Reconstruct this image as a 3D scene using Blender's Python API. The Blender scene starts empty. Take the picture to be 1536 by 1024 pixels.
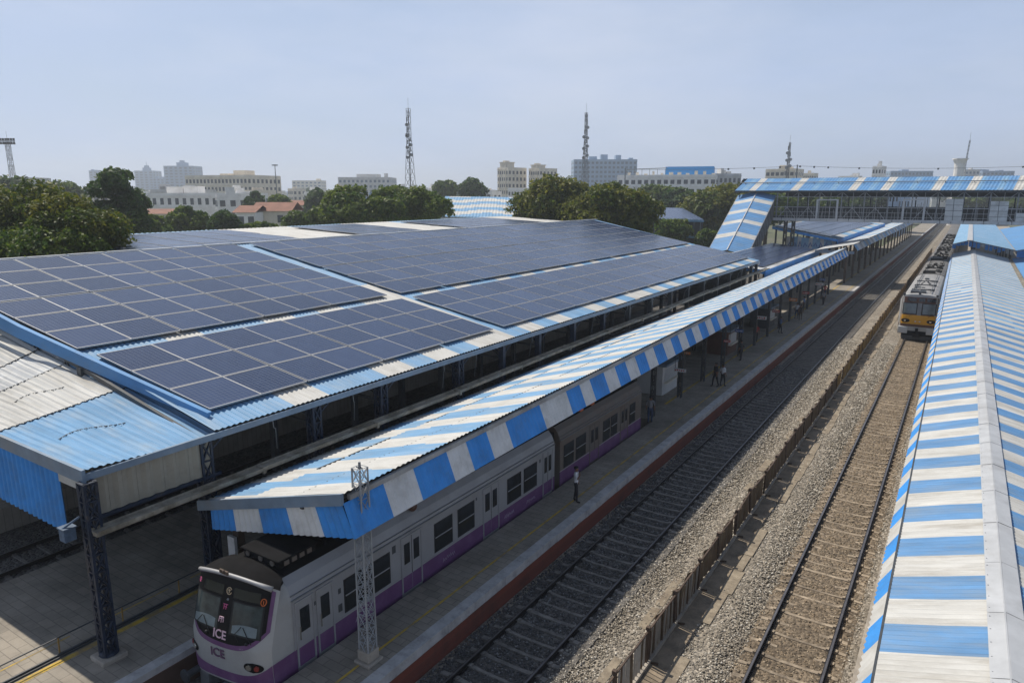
import bpy, math, random
import numpy as np
from mathutils import Vector, Matrix
random.seed(7)
S = bpy.context.scene
COL = S.collection
R = math.radians

# ------------------------------------------------------------------ camera
HCAM = 14.0
FPX = 1050.0
cam_d = bpy.data.cameras.new('camera')
cam = bpy.data.objects.new('camera', cam_d)
COL.objects.link(cam)
cam_d.sensor_width = 36.0
cam_d.lens = FPX / 1536 * 36
cam_d.clip_start = 0.1
cam_d.clip_end = 9000
th = math.atan((512 - 291) / FPX)
psi = math.atan((1459 - 768) / math.hypot(FPX, 512 - 291))
Fh = Vector((-math.sin(psi), math.cos(psi), 0))
RT = Vector((math.cos(psi), math.sin(psi), 0))
FW = Fh * math.cos(th) - Vector((0, 0, 1)) * math.sin(th)
UP = Fh * math.sin(th) + Vector((0, 0, 1)) * math.cos(th)
CP = Vector((0, 0, HCAM))
cam.matrix_world = Matrix(((RT.x, UP.x, -FW.x, 0), (RT.y, UP.y, -FW.y, 0), (RT.z, UP.z, -FW.z, HCAM), (0, 0, 0, 1)))
S.camera = cam


def at(u, v, d):
    """world point seen at photo pixel (u, v) at depth d (layout aid for the far town)"""
    return CP + FW * d + RT * ((u - 768) * d / FPX) - UP * ((v - 512) * d / FPX)


# ------------------------------------------------------------------ materials
def nmat(name):
    m = bpy.data.materials.new(name)
    m.use_nodes = True
    nt = m.node_tree
    return m, nt, nt.nodes['Principled BSDF']


def N(nt, t, **kw):
    n = nt.nodes.new(t)
    for k, v in kw.items():
        if k.startswith('i_'):
            key = k[2:].replace('_', ' ')
            n.inputs[int(key) if key.isdigit() else key].default_value = v
        else:
            setattr(n, k, v)
    return n


def c4(c, k=1.0):
    return (min(c[0] * k, 1), min(c[1] * k, 1), min(c[2] * k, 1), 1)


def pm(name, col, rough=.6, metal=0., var=.18, scale=1.5, bump=0., bscale=40., spec=.4, dirt=None, damt=.5, dscale=.6, stretch=None, dthr=(.48, .7), rib_shade=None):
    """painted / plain surface: base tone with broken-up variation and optional dirt patches"""
    m, nt, b = nmat(name)
    L = nt.links
    tc = N(nt, 'ShaderNodeTexCoord')
    src = tc.outputs['Object']
    if stretch:
        mp = N(nt, 'ShaderNodeMapping')
        mp.inputs['Scale'].default_value = stretch
        L.new(src, mp.inputs['Vector'])
        src = mp.outputs['Vector']
    no = N(nt, 'ShaderNodeTexNoise', i_Scale=scale, i_Detail=6.0, i_Roughness=.62)
    L.new(src, no.inputs['Vector'])
    rmp = N(nt, 'ShaderNodeValToRGB')
    rmp.color_ramp.elements[0].position = .3
    rmp.color_ramp.elements[1].position = .7
    rmp.color_ramp.elements[0].color = c4(col, 1 - var)
    rmp.color_ramp.elements[1].color = c4(col, 1 + var)
    L.new(no.outputs['Fac'], rmp.inputs['Fac'])
    out = rmp.outputs['Color']
    if dirt:
        n2 = N(nt, 'ShaderNodeTexNoise', i_Scale=dscale, i_Detail=9.0, i_Roughness=.7)
        L.new(src, n2.inputs['Vector'])
        r2 = N(nt, 'ShaderNodeMapRange')
        r2.inputs['From Min'].default_value = dthr[0]
        r2.inputs['From Max'].default_value = dthr[1]
        r2.inputs['To Max'].default_value = damt
        L.new(n2.outputs['Fac'], r2.inputs['Value'])
        mx = N(nt, 'ShaderNodeMix', data_type='RGBA')
        L.new(r2.outputs['Result'], mx.inputs['Factor'])
        L.new(out, mx.inputs['A'])
        mx.inputs['B'].default_value = c4(dirt)
        out = mx.outputs['Result']
    if rib_shade:  # groove lines darkened, standing in for shade between the ribs
        sp_ = N(nt, 'ShaderNodeSeparateXYZ'); L.new(tc.outputs['Object'], sp_.inputs[0])
        dv = N(nt, 'ShaderNodeMath', operation='DIVIDE'); dv.inputs[1].default_value = rib_shade; L.new(sp_.outputs['Y'], dv.inputs[0])
        fr_ = N(nt, 'ShaderNodeMath', operation='FRACT'); L.new(dv.outputs[0], fr_.inputs[0])
        gr = N(nt, 'ShaderNodeMapRange'); gr.inputs['From Min'].default_value = .62; gr.inputs['From Max'].default_value = .75; gr.inputs['To Max'].default_value = .62
        pp = N(nt, 'ShaderNodeMath', operation='PINGPONG'); pp.inputs[1].default_value = .75
        L.new(fr_.outputs[0], pp.inputs[0]); L.new(pp.outputs[0], gr.inputs['Value'])
        n5 = N(nt, 'ShaderNodeTexNoise', i_Scale=1.3, i_Detail=6.0); L.new(tc.outputs['Object'], n5.inputs['Vector'])
        r5 = N(nt, 'ShaderNodeMapRange'); r5.inputs['From Min'].default_value = .3; r5.inputs['From Max'].default_value = .65; L.new(n5.outputs['Fac'], r5.inputs['Value'])
        ml = N(nt, 'ShaderNodeMath', operation='MULTIPLY'); L.new(gr.outputs['Result'], ml.inputs[0]); L.new(r5.outputs['Result'], ml.inputs[1])
        m5 = N(nt, 'ShaderNodeMix', data_type='RGBA'); m5.inputs['B'].default_value = c4(col, .45)
        L.new(ml.outputs[0], m5.inputs['Factor']); L.new(out, m5.inputs['A']); out = m5.outputs['Result']
    L.new(out, b.inputs['Base Color'])
    b.inputs['Roughness'].default_value = rough
    b.inputs['Metallic'].default_value = metal
    b.inputs['Specular IOR Level'].default_value = spec
    if bump:
        n3 = N(nt, 'ShaderNodeTexNoise', i_Scale=bscale, i_Detail=4.0)
        L.new(src, n3.inputs['Vector'])
        bp = N(nt, 'ShaderNodeBump', i_Strength=bump, i_Distance=.05)
        L.new(n3.outputs['Fac'], bp.inputs['Height'])
        L.new(bp.outputs['Normal'], b.inputs['Normal'])
    return m


M = {}
BLUE = (.055, .27, .66)
WHITE = (.50, .495, .47)
M['blue'] = pm('blue painted sheet', BLUE, .6, spec=.2, var=.14, scale=1.2, dirt=(.09, .13, .19), damt=.4, dscale=.9)  # brightened blue, offsets the shade on valances and skirts
M['blue_roof'] = pm('sunned blue sheet', (.10, .25, .475), .6, spec=.2, var=.16, scale=1.0, dirt=(.19, .24, .29), damt=.55, dscale=1.1, stretch=(.35, 1.7, .8), dthr=(.46, .72))  # paler lit copy of the blue, sunlight held in its tone
M['canopy_blue'] = pm('ribbed canopy blue', (.105, .24, .44), .6, spec=.2, var=.2, scale=1.3, dirt=(.20, .25, .30), damt=.65, dscale=1.1, stretch=(.35, 1.7, .8), dthr=(.44, .68), rib_shade=.186)
M['canopy_white'] = pm('ribbed canopy white', WHITE, .6, spec=.25, var=.14, scale=1.3, dirt=(.26, .235, .195), damt=.7, dscale=1.1, stretch=(.35, 1.7, .8), dthr=(.44, .70), rib_shade=.186)
M['blue_pale'] = pm('faded blue sheet', (.15, .30, .475), .6, spec=.2, var=.16, scale=1.0, dirt=(.34, .38, .40), damt=.55, dscale=.9, stretch=(.4, 1.5, .8))
M['white'] = pm('white painted sheet', WHITE, .6, spec=.25, var=.12, scale=1.2, dirt=(.27, .245, .20), damt=.6, dscale=1.1, stretch=(.35, 1.7, .8), dthr=(.46, .72))
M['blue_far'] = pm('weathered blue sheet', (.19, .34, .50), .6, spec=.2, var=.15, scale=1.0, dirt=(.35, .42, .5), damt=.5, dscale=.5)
M['white_valance'] = pm('white valance sheet', (.64, .63, .61), .6, spec=.25, var=.10, scale=1.2, dirt=(.32, .30, .26), damt=.5, dscale=1.1)  # lighter white copy, brightened to offset shade on hanging sheets
M['white_grey'] = pm('grey white sheet', (.47, .48, .48), .5, var=.14, scale=1.0, dirt=(.2, .19, .17), damt=.6, dscale=.6)
M['rust_roof'] = pm('stained roof sheet', (.34, .34, .33), .6, var=.25, scale=.7, dirt=(.14, .12, .10), damt=.7, dscale=.5)
M['galv'] = pm('galvanised flashing', (.44, .45, .46), .5, .15, var=.12, scale=1.4, dirt=(.26, .25, .24), damt=.45, dscale=.8)
M['fascia'] = pm('grey blue fascia', (.16, .22, .29), .5, var=.2, scale=1.5, dirt=(.25, .25, .25), damt=.5)
M['steel_blue'] = pm('dark blue steel', (.007, .017, .040), .5, var=.3, scale=3, dirt=(.12, .09, .06), damt=.5, dscale=2.5, dthr=(.56, .7))
M['steel_grey'] = pm('grey steel', (.20, .21, .22), .5, .2, var=.2, scale=3)
M['mast_grey'] = pm('light grey steel', (.32, .33, .335), .5, .1, var=.2, scale=3)
M['steel_dark'] = pm('dark steel', (.05, .055, .06), .55, var=.3, scale=3)
M['skirt_beige'] = pm('beige wall sheet', (.30, .275, .22), .6, var=.2, scale=1.2, dirt=(.12, .10, .08), damt=.6, dscale=1.2)
M['gutter'] = pm('mouldy gutter', (.27, .245, .20), .7, var=.3, scale=2, dirt=(.09, .07, .04), damt=.8, dscale=1.2, dthr=(.42, .62))
M['panel_frame'] = pm('aluminium frame', (.42, .42, .42), .5, .3, var=.08)
M['rail'] = pm('rail steel', (.045, .04, .04), .38, .6, var=.3, scale=4)
M['rail_head'] = pm('worn rail head', (.16, .15, .15), .35, .6, var=.3, scale=2)
M['sleeper'] = pm('concrete sleeper', (.34, .275, .20), .85, var=.3, scale=3, dirt=(.10, .08, .06), damt=.8, dscale=1.6, dthr=(.42, .62))
M['sleeper_oily'] = pm('oily sleeper', (.19, .175, .155), .8, var=.3, scale=3, dirt=(.03, .028, .026), damt=.7, dscale=1.6)  # darker sleeper copy for shaded tracks, shade held in the colour
M['concrete'] = pm('concrete', (.34, .30, .25), .85, var=.22, scale=2, bump=.3, bscale=25, dirt=(.13, .11, .09), damt=.55, dscale=1.1)
M['kerb'] = pm('dusty kerb', (.27, .225, .165), .9, var=.25, scale=2.5, bump=.4, bscale=25, dirt=(.14, .11, .08), damt=.7, dscale=1.4, dthr=(.42, .6))
M['coping'] = pm('platform coping', (.42, .41, .40), .8, var=.18, scale=2, dirt=(.16, .15, .15), damt=.6, dscale=2.2)
M['fence'] = pm('rusty fence sheet', (.115, .088, .055), .7, var=.35, scale=1.6, dirt=(.09, .05, .03), damt=.8, dscale=1.5, dthr=(.42, .62))
M['fence_yellow'] = pm('dull yellow fence sheet', (.30, .185, .045), .7, var=.3, scale=1.6, dirt=(.10, .055, .025), damt=.7, dscale=1.2, dthr=(.42, .62))
M['fence_pale'] = pm('pale fence bars', (.40, .37, .32), .7, var=.3, scale=2, dirt=(.12, .08, .05), damt=.7, dscale=2)
M['rusty_post'] = pm('rusty steel post', (.075, .05, .035), .7, var=.4, scale=3)
M['yellow'] = pm('worn yellow line', (.50, .33, .045), .8, var=.2, scale=3, dirt=(.18, .15, .11), damt=.8, dscale=1.6, dthr=(.45, .6))
M['black'] = pm('black enamel', (.007, .007, .008), .5, spec=.15, var=.2)
M['soot'] = pm('sooty roof', (.009, .009, .010), .85, spec=.08, var=.4, scale=1.5, dirt=(.022, .021, .02), damt=.5)  # black roof tone, darkened further to stand in for canopy shade
M['roof_grey'] = pm('weathered grey roof', (.27, .265, .26), .65, var=.3, scale=.9, dirt=(.10, .095, .09), damt=.75, dscale=.8)
M['soot_grey'] = pm('dirty grey roof', (.14, .135, .13), .7, var=.35, scale=.8, dirt=(.035, .033, .03), damt=.7, dscale=.6)
M['rubber'] = pm('dark rubber', (.015, .015, .016), .7)
M['silver'] = pm('silver train body', (.31, .31, .315), .45, .1, spec=.3, var=.08, scale=.8, dirt=(.20, .185, .165), damt=.4, dscale=.7)
M['silver_old'] = pm('grimy train body', (.15, .135, .12), .6, .05, var=.15, scale=.9, dirt=(.12, .075, .05), damt=.65, dscale=.9, dthr=(.42, .65))
M['silver_clean'] = pm('pale train body', (.36, .36, .35), .45, .05, spec=.3, var=.08, scale=.8, dirt=(.22, .2, .18), damt=.4)
M['purple'] = pm('purple band', (.135, .055, .145), .5, var=.12, dirt=(.22, .16, .22), damt=.3, dscale=1.5)
M['yellow_train'] = pm('yellow train nose', (.62, .30, .012), .4, var=.1)
M['maroon'] = pm('maroon brown band', (.10, .045, .03), .5, var=.2)
M['glass_dark'] = pm('dark train glass', (.014, .017, .02), .12, var=.3, spec=.6)
M['glass_screen'] = pm('windscreen glass', (.04, .055, .058), .15, var=.6, scale=2, spec=.4)
M['desk'] = pm('driver desk', (.17, .21, .22), .5, var=.15, scale=4)
M['glass_grey'] = pm('grey windscreen', (.13, .16, .17), .15, var=.2, scale=3, spec=.6)
M['chrome'] = pm('lamp reflector', (.55, .52, .45), .2, .8)
M['red_lens'] = pm('red lens', (.22, .035, .03), .25)
M['pink'] = pm('pink paint mark', (.50, .10, .22), .6)
M['plum'] = pm('faded plum lettering', (.13, .06, .12), .6)
M['pale_mark'] = pm('pale lettering', (.58, .40, .46), .6)
M['cream'] = pm('cream emblem', (.50, .38, .24), .6)
M['orange'] = pm('orange emblem', (.55, .13, .03), .5)
M['graffiti'] = pm('pale scrawl', (.40, .32, .40), .6)
M['brick'] = None
M['wall_beige'] = pm('beige wall', (.72, .65, .53), .85, var=.1, scale=.4, dirt=(.25, .21, .17), damt=.4, dscale=.3)
M['wall_white'] = pm('white wall', (.80, .78, .74), .8, var=.08, scale=.4, dirt=(.33, .30, .27), damt=.4, dscale=.3)
M['wall_grey'] = pm('grey wall', (.55, .545, .53), .85, var=.1, scale=.4, dirt=(.2, .19, .18), damt=.4, dscale=.3)
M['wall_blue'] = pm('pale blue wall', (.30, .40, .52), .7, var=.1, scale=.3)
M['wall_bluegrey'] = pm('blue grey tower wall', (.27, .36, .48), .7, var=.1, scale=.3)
M['blue_block'] = pm('bright blue cladding', (.05, .32, .72), .6, var=.06)
M['window'] = pm('window glass', (.045, .055, .065), .2, var=.4, scale=.8, spec=.6)
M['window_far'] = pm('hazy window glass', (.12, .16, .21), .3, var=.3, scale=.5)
M['tile_red'] = pm('red clay roof', (.22, .10, .065), .85, var=.25, scale=.6)
M['bark'] = pm('bark', (.09, .07, .05), .9, var=.3, scale=3)
M['box_blue'] = pm('dirty blue box', (.07, .11, .17), .6, var=.35, scale=6)
M['skin'] = pm('skin', (.17, .085, .05), .6, var=.05)
M['hair'] = pm('black hair', (.008, .007, .007), .5)
for nm, c in dict(shirt_white=(.62, .62, .63), shirt_blue=(.10, .17, .32), shirt_red=(.35, .04, .04), shirt_dark=(.03, .03, .035), shirt_grey=(.2, .2, .21),
                  trousers_dark=(.018, .018, .022), trousers_blue=(.03, .05, .10), trousers_brown=(.06, .045, .035), shoe=(.02, .018, .016)).items():
    M[nm] = pm(nm.replace('_', ' '), c, .8, var=.12, scale=8)
M['sign_white'] = pm('white sign board', (.55, .55, .55), .5)
M['sign_blue'] = pm('blue sign board', (.05, .12, .32), .5)
M['sign_red'] = pm('red sign board', (.40, .05, .04), .5)
M['sign_orange'] = pm('orange sign board', (.55, .18, .03), .5)


def leaf_mat(name, col, trans=.45):
    m, nt, b = nmat(name)
    L = nt.links
    tc = N(nt, 'ShaderNodeTexCoord')
    no = N(nt, 'ShaderNodeTexNoise', i_Scale=.35, i_Detail=5.0, i_Roughness=.7)
    L.new(tc.outputs['Object'], no.inputs['Vector'])
    r = N(nt, 'ShaderNodeValToRGB')
    r.color_ramp.elements[0].position = .3
    r.color_ramp.elements[1].position = .7
    r.color_ramp.elements[0].color = (col[0] * .75, col[1] * .85, col[2] * .8, 1)
    r.color_ramp.elements[1].color = (col[0] * 1.35, col[1] * 1.3, col[2] * 1.0, 1)
    L.new(no.outputs['Fac'], r.inputs['Fac'])
    L.new(r.outputs['Color'], b.inputs['Base Color'])
    b.inputs['Roughness'].default_value = .55
    b.inputs['Specular IOR Level'].default_value = .3
    tr = N(nt, 'ShaderNodeBsdfTranslucent')
    L.new(r.outputs['Color'], tr.inputs['Color'])
    ms = N(nt, 'ShaderNodeMixShader')
    ms.inputs[0].default_value = trans
    L.new(b.outputs[0], ms.inputs[1])
    L.new(tr.outputs[0], ms.inputs[2])
    L.new(ms.outputs[0], nt.nodes['Material Output'].inputs['Surface'])
    return m


LEAF = {
    'olive': [leaf_mat('olive leaf a', (.105, .125, .014)), leaf_mat('olive leaf b', (.15, .15, .018)), leaf_mat('olive leaf c', (.07, .10, .014))],
    'dark': [leaf_mat('dark leaf a', (.045, .085, .018)), leaf_mat('dark leaf b', (.065, .11, .022)), leaf_mat('dark leaf c', (.03, .065, .016))],
    'mid': [leaf_mat('mid leaf a', (.085, .13, .017)), leaf_mat('mid leaf b', (.12, .16, .022)), leaf_mat('mid leaf c', (.055, .10, .015))],
}


def panel_mat():
    m, nt, b = nmat('solar cell glass')
    L = nt.links
    tc = N(nt, 'ShaderNodeTexCoord')
    sep = N(nt, 'ShaderNodeSeparateXYZ')
    L.new(tc.outputs['Object'], sep.inputs[0])

    def lines(sock, period, width):
        a = N(nt, 'ShaderNodeMath', operation='ADD'); a.inputs[1].default_value = 100.0 * period
        L.new(sock, a.inputs[0])
        d = N(nt, 'ShaderNodeMath', operation='DIVIDE'); d.inputs[1].default_value = period
        L.new(a.outputs[0], d.inputs[0])
        f = N(nt, 'ShaderNodeMath', operation='FRACT')
        L.new(d.outputs[0], f.inputs[0])
        l = N(nt, 'ShaderNodeMath', operation='LESS_THAN'); l.inputs[1].default_value = width / period
        L.new(f.outputs[0], l.inputs[0])
        return l.outputs[0]
    a = lines(sep.outputs['X'], .17, .014)
    c = lines(sep.outputs['Y'], .17, .014)
    mxm = N(nt, 'ShaderNodeMath', operation='MAXIMUM')
    L.new(a, mxm.inputs[0]); L.new(c, mxm.inputs[1])
    no = N(nt, 'ShaderNodeTexNoise', i_Scale=1.3, i_Detail=4.0)
    L.new(tc.outputs['Object'], no.inputs['Vector'])
    oi = N(nt, 'ShaderNodeObjectInfo')
    ad = N(nt, 'ShaderNodeMath', operation='ADD')
    L.new(no.outputs['Fac'], ad.inputs[0])
    L.new(oi.outputs['Random'], ad.inputs[1])
    r = N(nt, 'ShaderNodeValToRGB')
    r.color_ramp.elements[0].position = .25
    r.color_ramp.elements[1].position = 1.0
    r.color_ramp.elements[0].color = (.010, .022, .062, 1)
    r.color_ramp.elements[1].color = (.031, .053, .120, 1)
    hf = N(nt, 'ShaderNodeMath', operation='MULTIPLY'); hf.inputs[1].default_value = .6
    L.new(ad.outputs[0], hf.inputs[0])
    L.new(hf.outputs[0], r.inputs['Fac'])
    mx = N(nt, 'ShaderNodeMix', data_type='RGBA')
    L.new(mxm.outputs[0], mx.inputs['Factor'])
    L.new(r.outputs['Color'], mx.inputs['A'])
    mx.inputs['B'].default_value = (.10, .12, .165, 1)
    L.new(mx.outputs['Result'], b.inputs['Base Color'])
    b.inputs['Roughness'].default_value = .24
    b.inputs['Specular IOR Level'].default_value = .3
    # a film of dust on the glass
    return m


M['cell'] = panel_mat()


def brick_mat():
    m, nt, b = nmat('red platform brick')
    L = nt.links
    tc = N(nt, 'ShaderNodeTexCoord')
    mp = N(nt, 'ShaderNodeMapping')
    mp.inputs['Rotation'].default_value = (R(90), 0, R(90))
    L.new(tc.outputs['Object'], mp.inputs['Vector'])
    br = N(nt, 'ShaderNodeTexBrick', i_Scale=1.0)
    br.inputs['Color1'].default_value = (.21, .055, .033, 1)
    br.inputs['Color2'].default_value = (.165, .047, .031, 1)
    br.inputs['Mortar'].default_value = (.10, .06, .045, 1)
    br.inputs['Brick Width'].default_value = .25
    br.inputs['Row Height'].default_value = .085
    br.inputs['Mortar Size'].default_value = .006
    L.new(mp.outputs['Vector'], br.inputs['Vector'])
    no = N(nt, 'ShaderNodeTexNoise', i_Scale=.8, i_Detail=8.0, i_Roughness=.7)
    L.new(tc.outputs['Object'], no.inputs['Vector'])
    mr = N(nt, 'ShaderNodeMapRange')
    mr.inputs['From Min'].default_value = .5; mr.inputs['From Max'].default_value = .72
    mr.inputs['To Max'].default_value = .7
    L.new(no.outputs['Fac'], mr.inputs['Value'])
    mx = N(nt, 'ShaderNodeMix', data_type='RGBA')
    L.new(mr.outputs['Result'], mx.inputs['Factor'])
    L.new(br.outputs['Color'], mx.inputs['A'])
    mx.inputs['B'].default_value = (.06, .035, .028, 1)
    L.new(mx.outputs['Result'], b.inputs['Base Color'])
    b.inputs['Roughness'].default_value = .9
    return m


M['brick'] = brick_mat()


def paving_mat():
    m, nt, b = nmat('platform paving')
    L = nt.links
    tc = N(nt, 'ShaderNodeTexCoord')
    br = N(nt, 'ShaderNodeTexBrick', i_Scale=1.0)
    br.inputs['Color1'].default_value = (.34, .305, .255, 1)
    br.inputs['Color2'].default_value = (.285, .26, .22, 1)
    br.inputs['Mortar'].default_value = (.20, .178, .15, 1)
    br.inputs['Brick Width'].default_value = .62
    br.inputs['Row Height'].default_value = .31
    br.inputs['Mortar Size'].default_value = .012
    L.new(tc.outputs['Object'], br.inputs['Vector'])
    no = N(nt, 'ShaderNodeTexNoise', i_Scale=.5, i_Detail=9.0, i_Roughness=.68)
    L.new(tc.outputs['Object'], no.inputs['Vector'])
    rp = N(nt, 'ShaderNodeValToRGB')
    rp.color_ramp.elements[0].position = .3; rp.color_ramp.elements[1].position = .72
    rp.color_ramp.elements[0].color = (.5, .48, .46, 1); rp.color_ramp.elements[1].color = (1.1, 1.08, 1.05, 1)
    L.new(no.outputs['Fac'], rp.inputs['Fac'])
    mx = N(nt, 'ShaderNodeMix', data_type='RGBA', blend_type='MULTIPLY')
    mx.inputs['Factor'].default_value = 1
    L.new(br.outputs['Color'], mx.inputs['A']); L.new(rp.outputs['Color'], mx.inputs['B'])
    L.new(mx.outputs['Result'], b.inputs['Base Color'])
    b.inputs['Roughness'].default_value = .85
    bp = N(nt, 'ShaderNodeBump', i_Strength=.3, i_Distance=.02)
    L.new(br.outputs['Fac'], bp.inputs['Height']); bp.invert = True
    L.new(bp.outputs['Normal'], b.inputs['Normal'])
    return m


M['paving'] = paving_mat()


def ballast_mat(name, k=1.0, tint=(1, .90, .76)):
    m, nt, b = nmat(name)
    L = nt.links
    tc = N(nt, 'ShaderNodeTexCoord')
    vo = N(nt, 'ShaderNodeTexVoronoi', i_Scale=9.0)
    L.new(tc.outputs['Object'], vo.inputs['Vector'])
    sp = N(nt, 'ShaderNodeSeparateColor')
    L.new(vo.outputs['Color'], sp.inputs[0])
    rp = N(nt, 'ShaderNodeValToRGB')
    rp.color_ramp.elements[0].color = (.14 * k * tint[0], .14 * k * tint[1], .14 * k * tint[2], 1)
    rp.color_ramp.elements[1].color = (.38 * k * tint[0], .38 * k * tint[1], .38 * k * tint[2], 1)
    L.new(sp.outputs[0], rp.inputs['Fac'])
    no = N(nt, 'ShaderNodeTexNoise', i_Scale=.35, i_Detail=7.0, i_Roughness=.65)
    L.new(tc.outputs['Object'], no.inputs['Vector'])
    r2 = N(nt, 'ShaderNodeValToRGB')
    r2.color_ramp.elements[0].position = .32; r2.color_ramp.elements[1].position = .68
    r2.color_ramp.elements[0].color = (.62, .58, .52, 1); r2.color_ramp.elements[1].color = (1.1, 1.08, 1.05, 1)
    L.new(no.outputs['Fac'], r2.inputs['Fac'])
    mx = N(nt, 'ShaderNodeMix', data_type='RGBA', blend_type='MULTIPLY')
    mx.inputs['Factor'].default_value = 1
    L.new(rp.outputs['Color'], mx.inputs['A']); L.new(r2.outputs['Color'], mx.inputs['B'])
    L.new(mx.outputs['Result'], b.inputs['Base Color'])
    b.inputs['Roughness'].default_value = .9
    bp = N(nt, 'ShaderNodeBump', i_Strength=1.0, i_Distance=.08)
    bp.invert = True
    L.new(vo.outputs['Distance'], bp.inputs['Height'])
    L.new(bp.outputs['Normal'], b.inputs['Normal'])
    return m


M['ballast'] = ballast_mat('ballast bed')
M['ballast_brown'] = ballast_mat('rust stained ballast', .66, (1, .80, .58))
M['ballast_dark'] = ballast_mat('oily ballast', .45, (1, .95, .9))  # darker ballast copy, shade painted into the colour
for i, c in enumerate(((.335, .295, .235), (.24, .21, .17), (.15, .135, .11), (.54, .50, .43))):
    M['stone%d' % i] = pm('ballast stone tone', c, .9, var=.2, scale=6)
for i, c in enumerate(((.11, .105, .10), (.10, .097, .094), (.065, .063, .062), (.22, .215, .21))):  # stones darkened to stand in for shade along the platform
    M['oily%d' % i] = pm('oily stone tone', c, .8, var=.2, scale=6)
for i, c in enumerate(((.27, .205, .135), (.19, .145, .095), (.12, .095, .065), (.38, .31, .22))):
    M['rusty%d' % i] = pm('rust stained stone tone', c, .9, var=.22, scale=6)
M['earth'] = pm('dark earth', (.24, .19, .135), .95, var=.35, scale=1.5, bump=.5, bscale=20, dirt=(.05, .045, .035), damt=.6, dscale=1.0)
M['land'] = pm('land', (.085, .095, .05), .95, var=.35, scale=.02, dirt=(.20, .17, .13), damt=.7, dscale=.012)


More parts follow.
